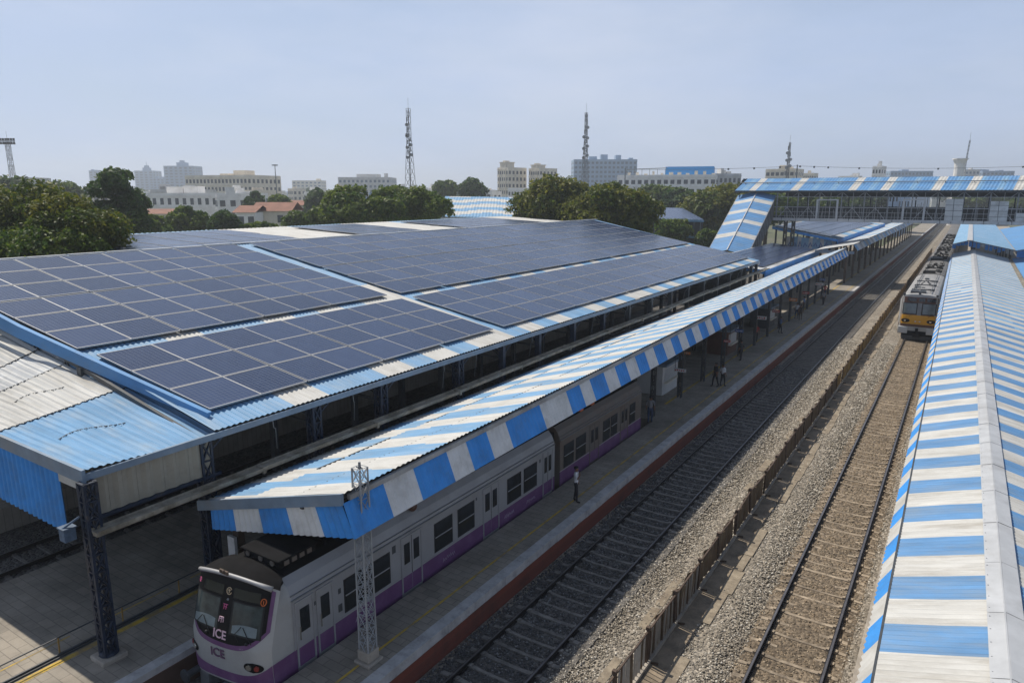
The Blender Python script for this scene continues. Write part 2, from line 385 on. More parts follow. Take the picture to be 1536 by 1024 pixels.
# ------------------------------------------------------------------ mesh building
class MB:
    def __init__(s):
        s.v = []; s.f = []; s.m = []

    def add(s, vs, fs, m=0):
        o = len(s.v)
        s.v.extend([tuple(p) for p in vs])
        for f in fs:
            s.f.append(tuple(i + o for i in f)); s.m.append(m)
        return s

    def quad(s, a, b, c, d, m=0):
        return s.add((a, b, c, d), ((0, 1, 2, 3),), m)

    def box(s, x0, x1, y0, y1, z0, z1, m=0):
        return s.add([(x0, y0, z0), (x1, y0, z0), (x1, y1, z0), (x0, y1, z0), (x0, y0, z1), (x1, y0, z1), (x1, y1, z1), (x0, y1, z1)],
                     [(3, 2, 1, 0), (4, 5, 6, 7), (0, 1, 5, 4), (1, 2, 6, 5), (2, 3, 7, 6), (3, 0, 4, 7)], m)

    def hexa(s, b, t, m=0):
        """bottom 4 points (ccw seen from above) and top 4"""
        return s.add(list(b) + list(t), [(3, 2, 1, 0), (4, 5, 6, 7), (0, 1, 5, 4), (1, 2, 6, 5), (2, 3, 7, 6), (3, 0, 4, 7)], m)

    def bar(s, p, q, w=.05, h=None, m=0):
        p = Vector(p); q = Vector(q); h = h or w
        d = (q - p).normalized()
        up = Vector((0, 0, 1)) if abs(d.z) < .95 else Vector((0, 1, 0))
        a = d.cross(up).normalized(); b = a.cross(d).normalized()
        a *= w / 2; b *= h / 2
        vs = [p - a - b, p + a - b, p + a + b, p - a + b, q - a - b, q + a - b, q + a + b, q - a + b]
        return s.add(vs, [(0, 1, 2, 3), (7, 6, 5, 4), (4, 5, 1, 0), (5, 6, 2, 1), (6, 7, 3, 2), (7, 4, 0, 3)], m)

    def tube(s, pts, rs, n=8, m=0, cap=True):
        pts = [Vector(p) for p in pts]
        if not hasattr(rs, '__len__'):
            rs = [rs] * len(pts)
        rings = []
        ref = None
        for i, p in enumerate(pts):
            d = (pts[min(i + 1, len(pts) - 1)] - pts[max(i - 1, 0)]).normalized()
            if ref is None:
                ref = d.orthogonal().normalized()
            a = (ref - d * ref.dot(d)).normalized(); ref = a
            b = d.cross(a)
            rings.append([p + (a * math.cos(2 * math.pi * k / n) + b * math.sin(2 * math.pi * k / n)) * rs[i] for k in range(n)])
        vs = [v for r_ in rings for v in r_]
        fs = []
        for i in range(len(pts) - 1):
            for k in range(n):
                k2 = (k + 1) % n
                fs.append((i * n + k, i * n + k2, (i + 1) * n + k2, (i + 1) * n + k))
        if cap:
            fs.append(tuple(range(n - 1, -1, -1)))
            fs.append(tuple((len(pts) - 1) * n + k for k in range(n)))
        return s.add(vs, fs, m)

    def cyl(s, p, q, r, n=14, m=0):
        return s.tube([p, q], r, n, m)

    def sphere(s, c, r, nu=10, nv=7, m=0, sq=(1, 1, 1)):
        vs = []; fs = []
        for j in range(nv + 1):
            t = math.pi * j / nv
            for i in range(nu):
                a = 2 * math.pi * i / nu
                vs.append((c[0] + r * sq[0] * math.sin(t) * math.cos(a), c[1] + r * sq[1] * math.sin(t) * math.sin(a), c[2] + r * sq[2] * math.cos(t)))
        for j in range(nv):
            for i in range(nu):
                i2 = (i + 1) % nu
                fs.append((j * nu + i, (j + 1) * nu + i, (j + 1) * nu + i2, j * nu + i2))
        return s.add(vs, fs, m)

    def grid(s, fn, nu, nv, m=0, mf=None):
        """surface fn(i/nu, j/nv)"""
        o = len(s.v)
        for j in range(nv + 1):
            for i in range(nu + 1):
                s.v.append(tuple(fn(i / nu, j / nv)))
        for j in range(nv):
            for i in range(nu):
                a = o + j * (nu + 1) + i
                s.f.append((a, a + 1, a + nu + 2, a + nu + 1))
                s.m.append(mf((i + .5) / nu, (j + .5) / nv) if mf else m)
        return s

    def build(s, name, mats, parent=None, smooth=False, solid=None, bevel=None):
        if isinstance(mats, str) or not hasattr(mats, '__len__'):
            mats = [mats]
        me = bpy.data.meshes.new(name)
        o = bpy.data.objects.new(name, me)
        COL.objects.link(o)
        off = Vector((0, 0, 0))
        if parent is not None:
            o.parent = parent
            q = parent
            while q is not None:
                off += q.location; q = q.parent
        me.from_pydata([(p[0] - off.x, p[1] - off.y, p[2] - off.z) for p in s.v], [], s.f)
        for k in mats:
            me.materials.append(M[k] if isinstance(k, str) else k)
        me.polygons.foreach_set('material_index', s.m)
        if smooth:
            me.polygons.foreach_set('use_smooth', [True] * len(s.f))
        me.update()
        if solid:
            md = o.modifiers.new('thickness', 'SOLIDIFY'); md.thickness = solid; md.offset = -1
        if bevel:
            md = o.modifiers.new('bevel', 'BEVEL'); md.width = bevel; md.segments = 2; md.limit_method = 'ANGLE'
        return o


def tag(o, label=None, cat=None, group=None, kind=None):
    if label: o['label'] = label
    if cat: o['category'] = cat
    if group: o['group'] = group
    if kind: o['kind'] = kind
    return o


def thing(name, label, cat, loc=(0, 0, 0), group=None, rz=0):
    o = bpy.data.objects.new(name, None)
    COL.objects.link(o)
    o.location = loc
    o.rotation_euler = (0, 0, rz)
    o.empty_display_size = .3
    return tag(o, label, cat, group)


def dup(o, loc=None, parent=None, label=None):
    c = o.copy()
    COL.objects.link(c)
    if parent is not None: c.parent = parent
    if loc is not None: c.location = loc
    if label: c['label'] = label
    for ch in list(o.children):
        dup(ch, parent=c)
    return c


def structure(o):
    o['kind'] = 'structure'
    return o


ORD = ['zeroth', 'first', 'second', 'third', 'fourth', 'fifth', 'sixth', 'seventh', 'eighth', 'ninth', 'tenth', 'eleventh', 'twelfth', 'thirteenth', 'fourteenth', 'fifteenth',
       'sixteenth', 'seventeenth', 'eighteenth', 'nineteenth', 'twentieth', 'twenty-first', 'twenty-second', 'twenty-third', 'twenty-fourth', 'twenty-fifth', 'twenty-sixth']


def corr(mb, A, B, C, D, period=.22, amp=.022, nv=1, mf=None, samples=4, jit=0.):
    """corrugated sheet: waves run from edge A-B to edge D-C (A->D along the waves); A->B is the direction the profile steps along.
    mf(s, t) gives the material; s = metres along A-B, t = 0..1 up the sheet"""
    A, B, C, D = map(Vector, (A, B, C, D))
    ln = (B - A).length
    n = max(2, int(ln / period * samples))
    nrm = (B - A).cross(D - A).normalized()
    if nrm.z < 0 and abs(nrm.z) > .05: nrm = -nrm

    def fn(i, j):
        p = (A.lerp(B, i)).lerp(D.lerp(C, i), j)
        w = math.sin(i * ln / period * 2 * math.pi)
        return p + nrm * (amp * w + jit * math.sin(i * ln * .9 + j * 5) * .5)
    mb.grid(fn, n, nv, mf=(lambda i, j: mf(i * ln, j)) if mf else None)
    return mb

# ------------------------------------------------------------------ ground, ballast, platforms
g = MB(); g.quad((-5000, -800, -.30), (4000, -800, -.30), (4000, 7000, -.30), (-5000, 7000, -.30))
structure(g.build('ground', 'land'))
YE = 420
XR0, XR1 = -4.02, -2.12          # right hand track
XL0, XL1 = -11.30, -9.32         # track beside the brick platform
b_ = MB()
def bed(u, t):
    x = -12.3 + u * 11.2
    return (x, -5 + t * (YE + 5), -.06 + .03 * math.sin(x * 3.1))
b_.grid(bed, 40, 60)
structure(b_.build('ballast_bed', 'ballast'))
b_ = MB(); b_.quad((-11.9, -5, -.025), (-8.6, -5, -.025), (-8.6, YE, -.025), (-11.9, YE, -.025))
structure(b_.build('oily_ballast_bed', 'ballast_dark'))  # dark bed laid along the canopy's shadow, shade in its colour
b_ = MB(); b_.quad((XR0 - .45, -5, -.022), (XR1 + .45, -5, -.022), (XR1 + .45, YE, -.022), (XR0 - .45, YE, -.022)); structure(b_.build('rusty_track_bed', 'ballast_brown'))
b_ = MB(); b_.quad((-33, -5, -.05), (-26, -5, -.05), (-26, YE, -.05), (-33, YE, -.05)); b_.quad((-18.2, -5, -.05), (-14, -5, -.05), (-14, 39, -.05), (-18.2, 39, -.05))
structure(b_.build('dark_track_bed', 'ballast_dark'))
b_ = MB(); b_.quad((-6.72, -5, -.02), (-6.05, -5, -.02), (-6.05, YE, -.02), (-6.72, YE, -.02))
structure(b_.build('drain_earth', 'earth'))


def stones(name, n, x0, x1, y0, y1, avoid, mats, seed, zb=-.06, s0=.019, s1=.042, slp=()):
    rng = np.random.default_rng(seed)
    # denser close to the camera
    y = y0 + (y1 - y0) * rng.random(n) ** 1.7
    x = x0 + (x1 - x0) * rng.random(n)
    keep = np.ones(n, bool)
    for a, c in avoid:
        keep &= ~((x > a) & (x < c))
    for (a, c, ys0) in slp:
        on = sleeper_gap(x, y, a, c, ys0, 0)
        keep &= ~(on & (rng.random(n) < .80))
    x = x[keep]; y = y[keep]; n = len(x)
    base = np.array([(1, 0, 0), (-1, 0, 0), (0, 1, 0), (0, -1, 0), (0, 0, 1), (0, 0, -1)], float)
    fac = np.array([(0, 2, 4), (2, 1, 4), (1, 3, 4), (3, 0, 4), (2, 0, 5), (1, 2, 5), (3, 1, 5), (0, 3, 5)])
    sc = (s0 + (s1 - s0) * rng.random(n)) * (1 + (y - y0) / 60)
    P = base[None] * (sc[:, None, None] * (.65 + .7 * rng.random((n, 6, 1))))
    P += rng.normal(0, .2, (n, 6, 3)) * sc[:, None, None]
    a = rng.random(n) * 6.28
    ca, sa = np.cos(a), np.sin(a)
    tl = rng.normal(0, .5, n); ct, st = np.cos(tl), np.sin(tl)
    X = P[..., 0] * ct[:, None] - P[..., 2] * st[:, None]; Z = P[..., 0] * st[:, None] + P[..., 2] * ct[:, None]
    Y = P[..., 1]
    X, Y = X * ca[:, None] - Y * sa[:, None], X * sa[:, None] + Y * ca[:, None]
    V = np.stack([X + x[:, None], Y + y[:, None], Z * .8 + zb + .02 + .012 * rng.normal(size=n)[:, None]], -1).reshape(-1, 3)
    F = (fac[None] + 6 * np.arange(n)[:, None, None]).reshape(-1, 3)
    me = bpy.data.meshes.new(name)
    me.vertices.add(len(V)); me.vertices.foreach_set('co', V.ravel())
    me.loops.add(F.size); me.loops.foreach_set('vertex_index', F.ravel().astype(np.int32))
    me.polygons.add(len(F)); me.polygons.foreach_set('loop_start', np.arange(0, F.size, 3, dtype=np.int32))
    for k in mats: me.materials.append(M[k])
    mi = np.repeat(rng.choice(len(mats), n, p=[.36, .28, .2, .16]), 8).astype(np.int32)
    me.polygons.foreach_set('material_index', mi)
    me.update(calc_edges=True); me.validate()
    o = bpy.data.objects.new(name, me); COL.objects.link(o)
    tag(o, kind='stuff')
    return o


st_light = ['stone0', 'stone1', 'stone2', 'stone3']
st_dark = ['oily0', 'oily1', 'oily2', 'oily3']
def sleeper_gap(x, y, x0, x1, ys0, rnd_, n=99, step=.68):
    rg_ = random.Random(rnd_ + 50)
    return (x > x0 - .55) & (x < x1 + .55) & (np.abs(((y - ys0 - .3 + step / 2) % step) - step / 2) < .125)
o = stones('ballast_stones', 95000, -9.2, -1.5, 13, 75, [(-6.75, -6.1), (XR0 - .35, XR1 + .35)], st_light, 1, slp=[(XR0, XR1, 12)])
tag(o, 'loose grey tan ballast stones between the tracks', 'ballast')
o = stones('rusty_ballast_stones', 34000, XR0 - .5, XR1 + .5, 13, 75, [(XR0 - .1, XR0 + .1), (XR1 - .1, XR1 + .1)], ['rusty0', 'rusty1', 'rusty2', 'rusty3'], 3, slp=[(XR0, XR1, 12)])
tag(o, 'brown rust stained ballast stones around the sunlit track', 'ballast')
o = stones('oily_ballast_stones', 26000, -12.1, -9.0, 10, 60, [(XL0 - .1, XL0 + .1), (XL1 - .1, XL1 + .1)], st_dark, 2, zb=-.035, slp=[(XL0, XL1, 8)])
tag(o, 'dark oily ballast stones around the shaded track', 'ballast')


def track(x0, x1, y0, y1, label, step=.68, rnd=1, smat='sleeper', zo=0):
    rg = random.Random(rnd + 50)
    t = thing('railway_track', label, 'railway track', ((x0 + x1) / 2, y0, 0))
    for x in (x0, x1):
        r = MB()
        r.box(x - .075, x + .075, y0, y1, .0, .025).box(x - .012, x + .012, y0, y1, .025, .115).box(x - .042, x + .042, y0, y1, .112, .16)
        r.box(x - .030, x + .030, y0, y1, .16, .163, m=1); r.build('rail', ['rail', 'rail_head'], t)
    # concrete sleepers, thinner in the middle
    n = int((y1 - y0) / step)
    far = MB()
    proto = None
    for i in range(n):
        y = y0 + .3 + i * step + rg.uniform(-.02, .02)
        s = MB()
        xm = (x0 + x1) / 2; w = (x1 - x0) / 2 + .48
        zt = .012 + zo + rg.uniform(-.02, .014)
        a_ = rg.uniform(.075, .115); tw = rg.uniform(-.025, .025)
        prof = [(-w + rg.uniform(0, .12), a_, zt - .02), (-w * .62, a_, zt), (-w * .3, a_ * .8, zt - .025), (w * .3, a_ * .8, zt - .025), (w * .62, a_, zt), (w - rg.uniform(0, .12), a_, zt - .02)]
        vs = []
        for (dx, hw, z) in prof:
            vs += [(xm + dx, y - hw, -.12), (xm + dx, y - hw * .8, z), (xm + dx, y + hw * .8, z), (xm + dx, y + hw, -.12)]
        fs = []
        for k in range(5):
            a = k * 4; c = a + 4
            fs += [(a, c, c + 1, a + 1), (a + 1, c + 1, c + 2, a + 2), (a + 2, c + 2, c + 3, a + 3)]
        fs += [(0, 1, 2, 3), (23, 22, 21, 20)]
        if i < 99:
            s.add(vs, fs)
            for x in (x0, x1):
                s.box(x - .17, x - .08, y - .07, y + .07, zt, zt + .035).box(x + .08, x + .17, y - .07, y + .07, zt, zt + .035)
            s.build('sleeper', smat, t)
        else:
            far.add(vs, fs)
    if far.v:
        o = far.build('sleeper', smat, t); o['kind'] = 'stuff'
    return t


track(XR0, XR1, 12, 330, 'sunlit railway track with pale sleepers, leading to the yellow nosed train', rnd=3)
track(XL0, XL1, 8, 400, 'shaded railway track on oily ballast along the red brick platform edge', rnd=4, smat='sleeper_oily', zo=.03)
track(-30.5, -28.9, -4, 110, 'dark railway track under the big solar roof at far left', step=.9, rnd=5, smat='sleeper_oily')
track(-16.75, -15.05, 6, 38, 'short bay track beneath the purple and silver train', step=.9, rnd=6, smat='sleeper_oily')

# platforms
PZ = 1.0
p = MB()
p.box(-14.30, -12.52, -5, YE, -.3, PZ)
p.box(-17.8, -14.302, 37.6, YE, -.3, PZ)
pl = structure(p.build('platform', 'paving'))
c = MB(); rg = random.Random(5)
y = -5.0
while y < YE:
    l = rg.uniform(1.0, 1.6) if y < 90 else 12
    dz = rg.uniform(0, .012); dx = rg.uniform(-.012, .012)
    c.box(-12.52, -12.14 + dx, y, y + l - .012, .70, PZ + .004 + dz)
    y += l
structure(c.build('platform_coping', 'coping', pl))
c = MB(); c.box(-12.5, -12.2, -5, YE, -.3, .70)
structure(c.build('platform_brick_face', 'brick', pl))
c = MB(); c.quad((-13.12, 5, PZ + .006), (-13.04, 5, PZ + .006), (-13.04, 210, PZ + .006), (-13.12, 210, PZ + .006))
c.quad((-14.95, 41, PZ + .006), (-14.78, 41, PZ + .006), (-14.78, 210, PZ + .006), (-14.95, 210, PZ + .006))
structure(c.build('platform_line', 'yellow', pl))
p = MB(); p.box(-26.4, -17.802, -5, 200, -.3, PZ)
pl2 = structure(p.build('platform', 'paving'))
c = MB()
c.quad((-20.42, -4, PZ + .006), (-20.22, -4, PZ + .006), (-20.22, 90, PZ + .006), (-20.42, 90, PZ + .006))
for k in range(26):
    y0 = -3 + k * 3.1
    c.quad((-21.32, y0, PZ + .006), (-21.27, y0, PZ + .006), (-21.27 + .05 * (k % 3 - 1), y0 + 2.3, PZ + .006), (-21.33 + .05 * (k % 3 - 1), y0 + 2.3, PZ + .006))
structure(c.build('platform_line', 'yellow', pl2))
c = MB(); c.box(-18.15, -17.78, -5, 37.5, .8, PZ + .012)
structure(c.build('platform_coping', 'coping', pl2))
c = MB(); c.box(-17.8, -17.77, -5, 37.5, -.3, .8); structure(c.build('platform_brick_face', 'brick', pl2))
p = MB(); p.box(-46, -33, -5, 110, -.3, PZ)
c = MB(); c.quad((-34.2, -4, PZ + .006), (-34.0, -4, PZ + .006), (-34.0, 80, PZ + .006), (-34.2, 80, PZ + .006))
c.quad((-36.2, -4, PZ + .006), (-36.0, -4, PZ + .006), (-36.0, 80, PZ + .006), (-36.2, 80, PZ + .006))
pl3 = structure(p.build('platform', 'paving')); structure(c.build('platform_line', 'yellow', pl3))
p = MB(); p.box(-1.30, 14, -5, YE, -.3, PZ)
pl4 = structure(p.build('platform', 'concrete'))

# low kerbs beside the fence
c = MB(); rg = random.Random(8); y = -2
while y < 330:
    l = rg.uniform(1.2, 2.3)
    c.box(-7.74 + rg.uniform(-.04, .04), -7.46 + rg.uniform(-.04, .04), y, y + l - rg.uniform(.03, .5), -.2, -.03 + rg.uniform(-.03, .03))
    y += l
structure(c.build('kerb', 'kerb'))
c = MB(); y = -2
while y < 330:
    l = rg.uniform(.9, 2.6)
    if rg.random() < .88:
        c.box(-6.08 + rg.uniform(-.05, .05), -5.70 + rg.uniform(-.06, .06), y, y + l - .02, -.2, .015 + rg.uniform(-.02, .02))
    y += l
structure(c.build('kerb', 'kerb'))

# ------------------------------------------------------------------ fence between the tracks
fx = -6.77
fen = thing('track_fence', 'rusty waist high sheet and bar fence running between the two tracks', 'fence', (fx, 14, 0))
rg = random.Random(11)
nb = 78
tops = []
for i in range(nb):
    y = 13.3 + i * 2.4
    h = 1.14 + rg.uniform(-.03, .05)
    lean = rg.uniform(-.05, .05)
    P = MB()
    P.bar((fx, y, -.25), (fx + lean, y, h), .07, .07)
    P.box(fx + lean - .06, fx + lean + .06, y - .06, y + .06, h, h + .10)
    P.bar((fx + .05, y + .1, 0), (fx + .32, y + .1, .05), .05)
    P.build('post', 'rusty_post', fen)
    tops.append((fx + lean, y, h))
railm = MB(); basem = MB()
for i in range(nb - 1):
    a = Vector(tops[i]); d = Vector(tops[i + 1])
    railm.bar(a + Vector((0, 0, -.06)), d + Vector((0, 0, -.06)), .05, .05)
    basem.bar((fx + .05, a.y, .05), (fx + .05, d.y, .05), .10, .10)
    ph = rg.uniform(0, 6)
    if i < 4:
        for k in range(13):
            f = (k + .5) / 13
            q = a.lerp(d, f)
            bp_ = MB(); bp_.bar((fx, q.y, .05), (q.x + .02 * math.sin(k * 2 + ph), q.y + .03 * math.sin(k + ph), q.z - .06), .06 if k % 3 else .10, .015)
            if i == 0 or k % 4 == 0: bp_.build('bar', 'fence_pale' if k % 3 else 'rusty_post', fen)
            else: bp_.build('bar', 'fence_pale' if k % 2 else 'fence', fen)
    if i >= 2:
        drop = rg.uniform(.02, .16)
        sh_ = MB()
        def fn(u, t, a=a, d=d, ph=ph, drop=drop, bu=rg.uniform(.02, .06)):
            q = a.lerp(d, .03 + .94 * u)
            z = .08 + t * (q.z - .1 - drop * (.5 + .5 * math.sin(u * 9 + ph)))
            return (fx - .03 + (q.x - fx) * t + bu * math.sin(u * 12.5 + ph) * (.4 + t) + .03 * math.sin(u * 31 + ph), q.y, z)
        sh_.grid(fn, 24, 3)
        sh_.build('sheet_panel', 'fence' if i < 17 else 'fence_yellow', fen, solid=.008)
railm.build('top_rail', 'rusty_post', fen)
basem.build('base_rail', 'concrete', fen)

# ------------------------------------------------------------------ the big shed with the solar roof
EX, EZ, SL = -19.5, 6.62, .2
XRG = -40.3
def rz(x): return EZ + SL * (EX - x)
Y0, Y1, YN = 12.75, 82.2, 8.7

shed = thing('station_shed', 'long open station shed whose big sloping roof carries the rows of solar panels', 'station shed', (-28, 45, 0))
sh = MB()
def bandY(s, t):
    if s < 1.65: return 0
    k = int(s / 1.62)
    return (0, 1, 0, 1, 1, 0)[k % 6] if (k // 6) % 2 else (1, 0, 1, 0, 0, 1)[k % 6]
corr(sh, (EX, Y0, EZ), (EX, Y1, EZ), (XRG, Y1, rz(XRG)), (XRG, Y0, rz(XRG)), period=.22, amp=.024, nv=2, mf=lambda s, t: bandY(s, t) if t < .5 else 0)
sh.build('roof_sheeting', ['blue_pale', 'white'], shed, solid=.006)
# far slope behind the ridge
sh = MB(); corr(sh, (XRG, Y0, rz(XRG)), (XRG, Y1, rz(XRG)), (-41.8, Y1, rz(XRG) - .3), (-41.8, Y0, rz(XRG) - .3), period=.3, amp=.02, mf=lambda s, t: 0)
sh.build('rear_roof_slope', ['blue_pale'], shed, solid=.006)
rd = MB()
y = Y0
rg = random.Random(3)
while y < Y1:
    rd.box(XRG - .16, XRG + .16, y, y + 1.9, rz(XRG) + .02, rz(XRG) + .06 + rg.uniform(0, .03)); y += 2.0
rd.build('ridge_cap', 'galv', shed)

# lower hipped front bay of bare sheets
nb_ = MB()
def front_pt(x, f):            # f = 0 at the front rake, 1 under the flashing
    zb = rz(x) - .30 - .02 * (EX - x)
    zf = 6.66 + .012 * (EX - x)
    y = YN + f * (Y0 + .3 - YN)
    return Vector((x, y, zf + (zb - zf) * f - (0.02 if f > .9 else 0)))
XB = -44.0
cols = []
per = .215
strips = [(EX, -24.7, 0), (-24.7, -28.1, 1), (-28.1, -30.1, 2), (-30.1, -34.2, 1), (-34.2, -38, 0), (-38, XB, 1)]
for (xa, xb, mi) in strips:
    lift = .0 if mi != 1 else .012
    def fn(u, t, xa=xa, xb=xb, lift=lift):
        p = front_pt(xa + (xb - xa) * t - .05 * (t > .99), u)
        w = .024 * math.sin(u * (Y0 + .3 - YN) / per * 2 * math.pi)
        return (p.x, p.y, p.z + w + lift + .02 * (1 - t) + .012 * math.sin(p.x * 1.7 + u * 7))
    nb_.grid(fn, 76, 10, mf=lambda u, t, mi=mi: (0 if (u > .86 and mi == 1 and math.sin(t * 5 + mi) > -.9) else mi))
nb_.build('front_sheeting', ['blue_pale', 'white', 'white_grey'], shed, solid=.006)
sm_ = MB()       # lap joints: dark lips where one sheet runs over the next
for x in (-24.7, -28.1, -30.1, -34.2):
    for k in range(38):
        if (k * 7) % 11 == 0: continue
        a, d = front_pt(x, k / 38 + .004), front_pt(x, (k + .8) / 38)
        sm_.bar(a + Vector((0, 0, .025)), d + Vector((0, 0, .025)), .05, .025)
for x, f0, f1 in ((-22.4, .18, .62), (-26.6, .3, .66)):
    for k in range(16):
        fa = f0 + (f1 - f0) * k / 16; fb = f0 + (f1 - f0) * (k + .75) / 16
        sm_.bar(front_pt(x - .25 * math.sin(k * .3), fa) + Vector((0, 0, .035)), front_pt(x - .25 * math.sin(k * .3 + .2), fb) + Vector((0, 0, .035)), .035, .02)
sm_.build('sheet_lap', 'steel_dark', shed)
# flashing: the raised edge of the main roof above the front bay
def YFL(x): return max(12.0, 13.12 + .105 * (x + 20.57))
fl = MB()
for k in range(12):
    xa = -20.35 - k * 1.7; xb = xa - 1.7 - .02
    d = .14 + .025 * k; d2 = .165 + .025 * k
    ya, yb = YFL(xa), YFL(xb)
    fl.hexa([(xb, yb - .10, rz(xb) - d2), (xa, ya - .10, rz(xa) - d), (xa, ya + .05, rz(xa) + .04), (xb, yb + .05, rz(xb) + .04)],
            [(xb, yb - .04, rz(xb) + .17), (xa, ya - .04, rz(xa) + .17), (xa, ya + .12, rz(xa) + .18), (xb, yb + .12, rz(xb) + .18)])
fl.build('edge_flashing', 'blue_roof', shed)
# eave beams and front fascia
f_ = MB()
f_.bar((EX + .02, YN, EZ - .17), (EX + .02, Y1, EZ - .17), .10, .20)
f_.build('eave_beam', 'fascia', shed)
f_ = MB()
f_.hexa([(XB, YN - .06, 6.66 + .012 * (EX - XB) - .36), (EX + .1, YN - .06, 6.30), (EX + .1, YN + .04, 6.30), (XB, YN + .04, 6.66 + .012 * (EX - XB) - .36)],
        [(XB, YN - .06, 6.66 + .012 * (EX - XB) + .03), (EX + .1, YN - .06, 6.69), (EX + .1, YN + .04, 6.69), (XB, YN + .04, 6.66 + .012 * (EX - XB) + .03)])
f_.build('front_fascia', 'fascia', shed)
f_ = MB(); f_.box(-21.05, -19.75, YN + .06, YN + .12, 5.98, 6.27)
f_.build('white_plate', 'white', shed)
# blue front skirt
sk = MB()
corr(sk, (XB, YN + .10, 6.32), (-21.0, YN + .10, 6.30), (-20.95, YN + .10, 4.36), (XB, YN + .10, 4.52), period=.30, amp=.04, mf=lambda s, t: 0)
sk.build('front_skirt', ['blue'], shed, solid=.008)
# beige hanging side panels near the front
sk = MB()
for k in range(9):
    ya = 8.98 + k * .41
    corr(sk, (EX - .12, ya, 6.5), (EX - .12, ya + .40, 6.5), (EX - .12 + .02 * (k % 2), ya + .40, 5.2), (EX - .12, ya, 5.2), period=.4, amp=.03, mf=lambda s, t: 0)
sk.build('side_skirt', ['skirt_beige'], shed, solid=.008)
sk = MB(); sk.bar((EX - .1, 8.9, 5.14), (EX - .1, 12.9, 5.14), .10, .10); sk.build('skirt_rail', 'steel_blue', shed)


def lattice(mb, x, y, z0, z1, w, step, leg=.07, brace=.05, taper=1.0, m=0, rot=0):
    """four angle legs joined by crossing flats"""
    def cn(k, z):
        f = 1 + (taper - 1) * (z - z0) / (z1 - z0)
        a = [(-1, -1), (1, -1), (1, 1), (-1, 1)][k % 4]
        return Vector((x + a[0] * w / 2 * f, y + a[1] * w / 2 * f, z))
    for k in range(4):
        mb.bar(cn(k, z0), cn(k, z1), leg, leg, m)
    n = max(1, int((z1 - z0) / step))
    for i in range(n):
        za = z0 + (z1 - z0) * i / n; zb = z0 + (z1 - z0) * (i + 1) / n
        for k in range(4):
            mb.bar(cn(k, za), cn(k + 1, zb), brace, brace * .4, m)
            mb.bar(cn(k + 1, za), cn(k, zb), brace, brace * .4, m)
            mb.bar(cn(k, zb), cn(k + 1, zb), brace, brace * .4, m)


cl = MB()
lattice(cl, -19.36, 8.72, PZ + .15, 6.35, .31, .5, leg=.075, brace=.085)
for dx, dy in ((-.23, 0), (.23, 0), (0, -.23)):        # wide flange plates of the built-up column
    pass
cl.box(-19.53, -19.44, 8.53, 8.57, PZ + .15, 6.3); cl.box(-19.28, -19.19, 8.53, 8.57, PZ + .15, 6.3)
cl.build('lattice_column', 'steel_blue', shed)
cl = MB(); cl.box(-19.72, -19.0, 8.36, 9.08, PZ - .1, PZ + .13); cl.build('column_base', 'concrete', shed, bevel=.03)
cl = MB(); cl.sphere((-19.36, 8.72, PZ + .15), .27, 10, 6, sq=(1, 1, .5)); cl.build('column_foot', 'steel_blue', shed)
bx = MB(); bx.box(-19.9, -19.6, 8.1, 8.4, 4.75, 5.1); bx.box(-19.93, -19.57, 8.07, 8.43, 5.1, 5.14); bx.bar((-19.75, 8.1, 5.1), (-19.5, 8.5, 5.4), .05); bx.build('junction_box', 'box_blue', shed)
ys_ = [12.45, 17.0, 20.6, 25.9, 29.7, 33.4, 37.6, 41.8, 46, 50.2, 54.4, 58.6, 62.8, 67, 71.2, 75.4, 79.6, 81.9]
for i, y in enumerate(ys_):
    cl = MB()
    if i < 4:
        lattice(cl, EX - .25, y, PZ, EZ - .28, .34, .6, leg=.08, brace=.09)
    else:
        cl.box(EX - .40, EX - .10, y - .12, y + .12, PZ, EZ - .28)
    cl.bar((EX - .25, y, EZ - .9), (EX - 1.2, y, EZ - .15), .07); cl.bar((EX - .25, y, EZ - .9), (EX + .0, y + .6, EZ - .25), .05)
    cl.build('column', 'steel_blue' if i < 8 else 'steel_dark', shed)
    for xx in (-26.8, -33.5):
        cl = MB(); cl.box(xx - .14, xx + .14, y - .14, y + .14, PZ - (1.2 if xx < -33 else 0), rz(xx) - .3); cl.build('column', 'steel_dark', shed)
    tr = MB()
    tr.bar((EX - .1, y, rz(EX) - .35), (XRG, y, rz(XRG) - .3), .12, .16)
    tr.bar((EX - .3, y, 5.6), (XRG, y, 6.0), .10, .10)
    for k in range(9):
        xa = EX - .4 - k * 2.3
        tr.bar((xa, y, 5.63 + .02 * k), (xa - 1.15, y, rz(xa - 1.15) - .35), .06); tr.bar((xa - 1.15, y, rz(xa - 1.15) - .35), (xa - 2.3, y, 5.65 + .02 * k), .06)
    tr.build('roof_truss', 'steel_dark', shed)
# droop pipes, conduit and clutter under the eave
rg = random.Random(9)
for k in range(16):
    y = 11 + k * 4.3 + rg.uniform(-1, 1)
    cd = MB(); cd.tube([(EX - .1, y, EZ - .25), (EX - .12, y + .05, EZ - .6), (EX - .35, y + .3, EZ - .75), (EX - .6, y + .5, EZ - 1.6)], .018, 5); cd.build('conduit', 'steel_grey', shed)
w = MB(); w.box(XRG - .3, XRG - .1, Y0, Y1, 0, rz(XRG) - .4)
w.build('rear_wall', 'steel_dark', shed)  # added dark wall, closes off light under the roof
w = MB(); w.box(-28.6, -20.8, Y1 - .6, Y1 - .45, PZ, EZ - .4); w.build('end_wall', 'steel_dark', shed)
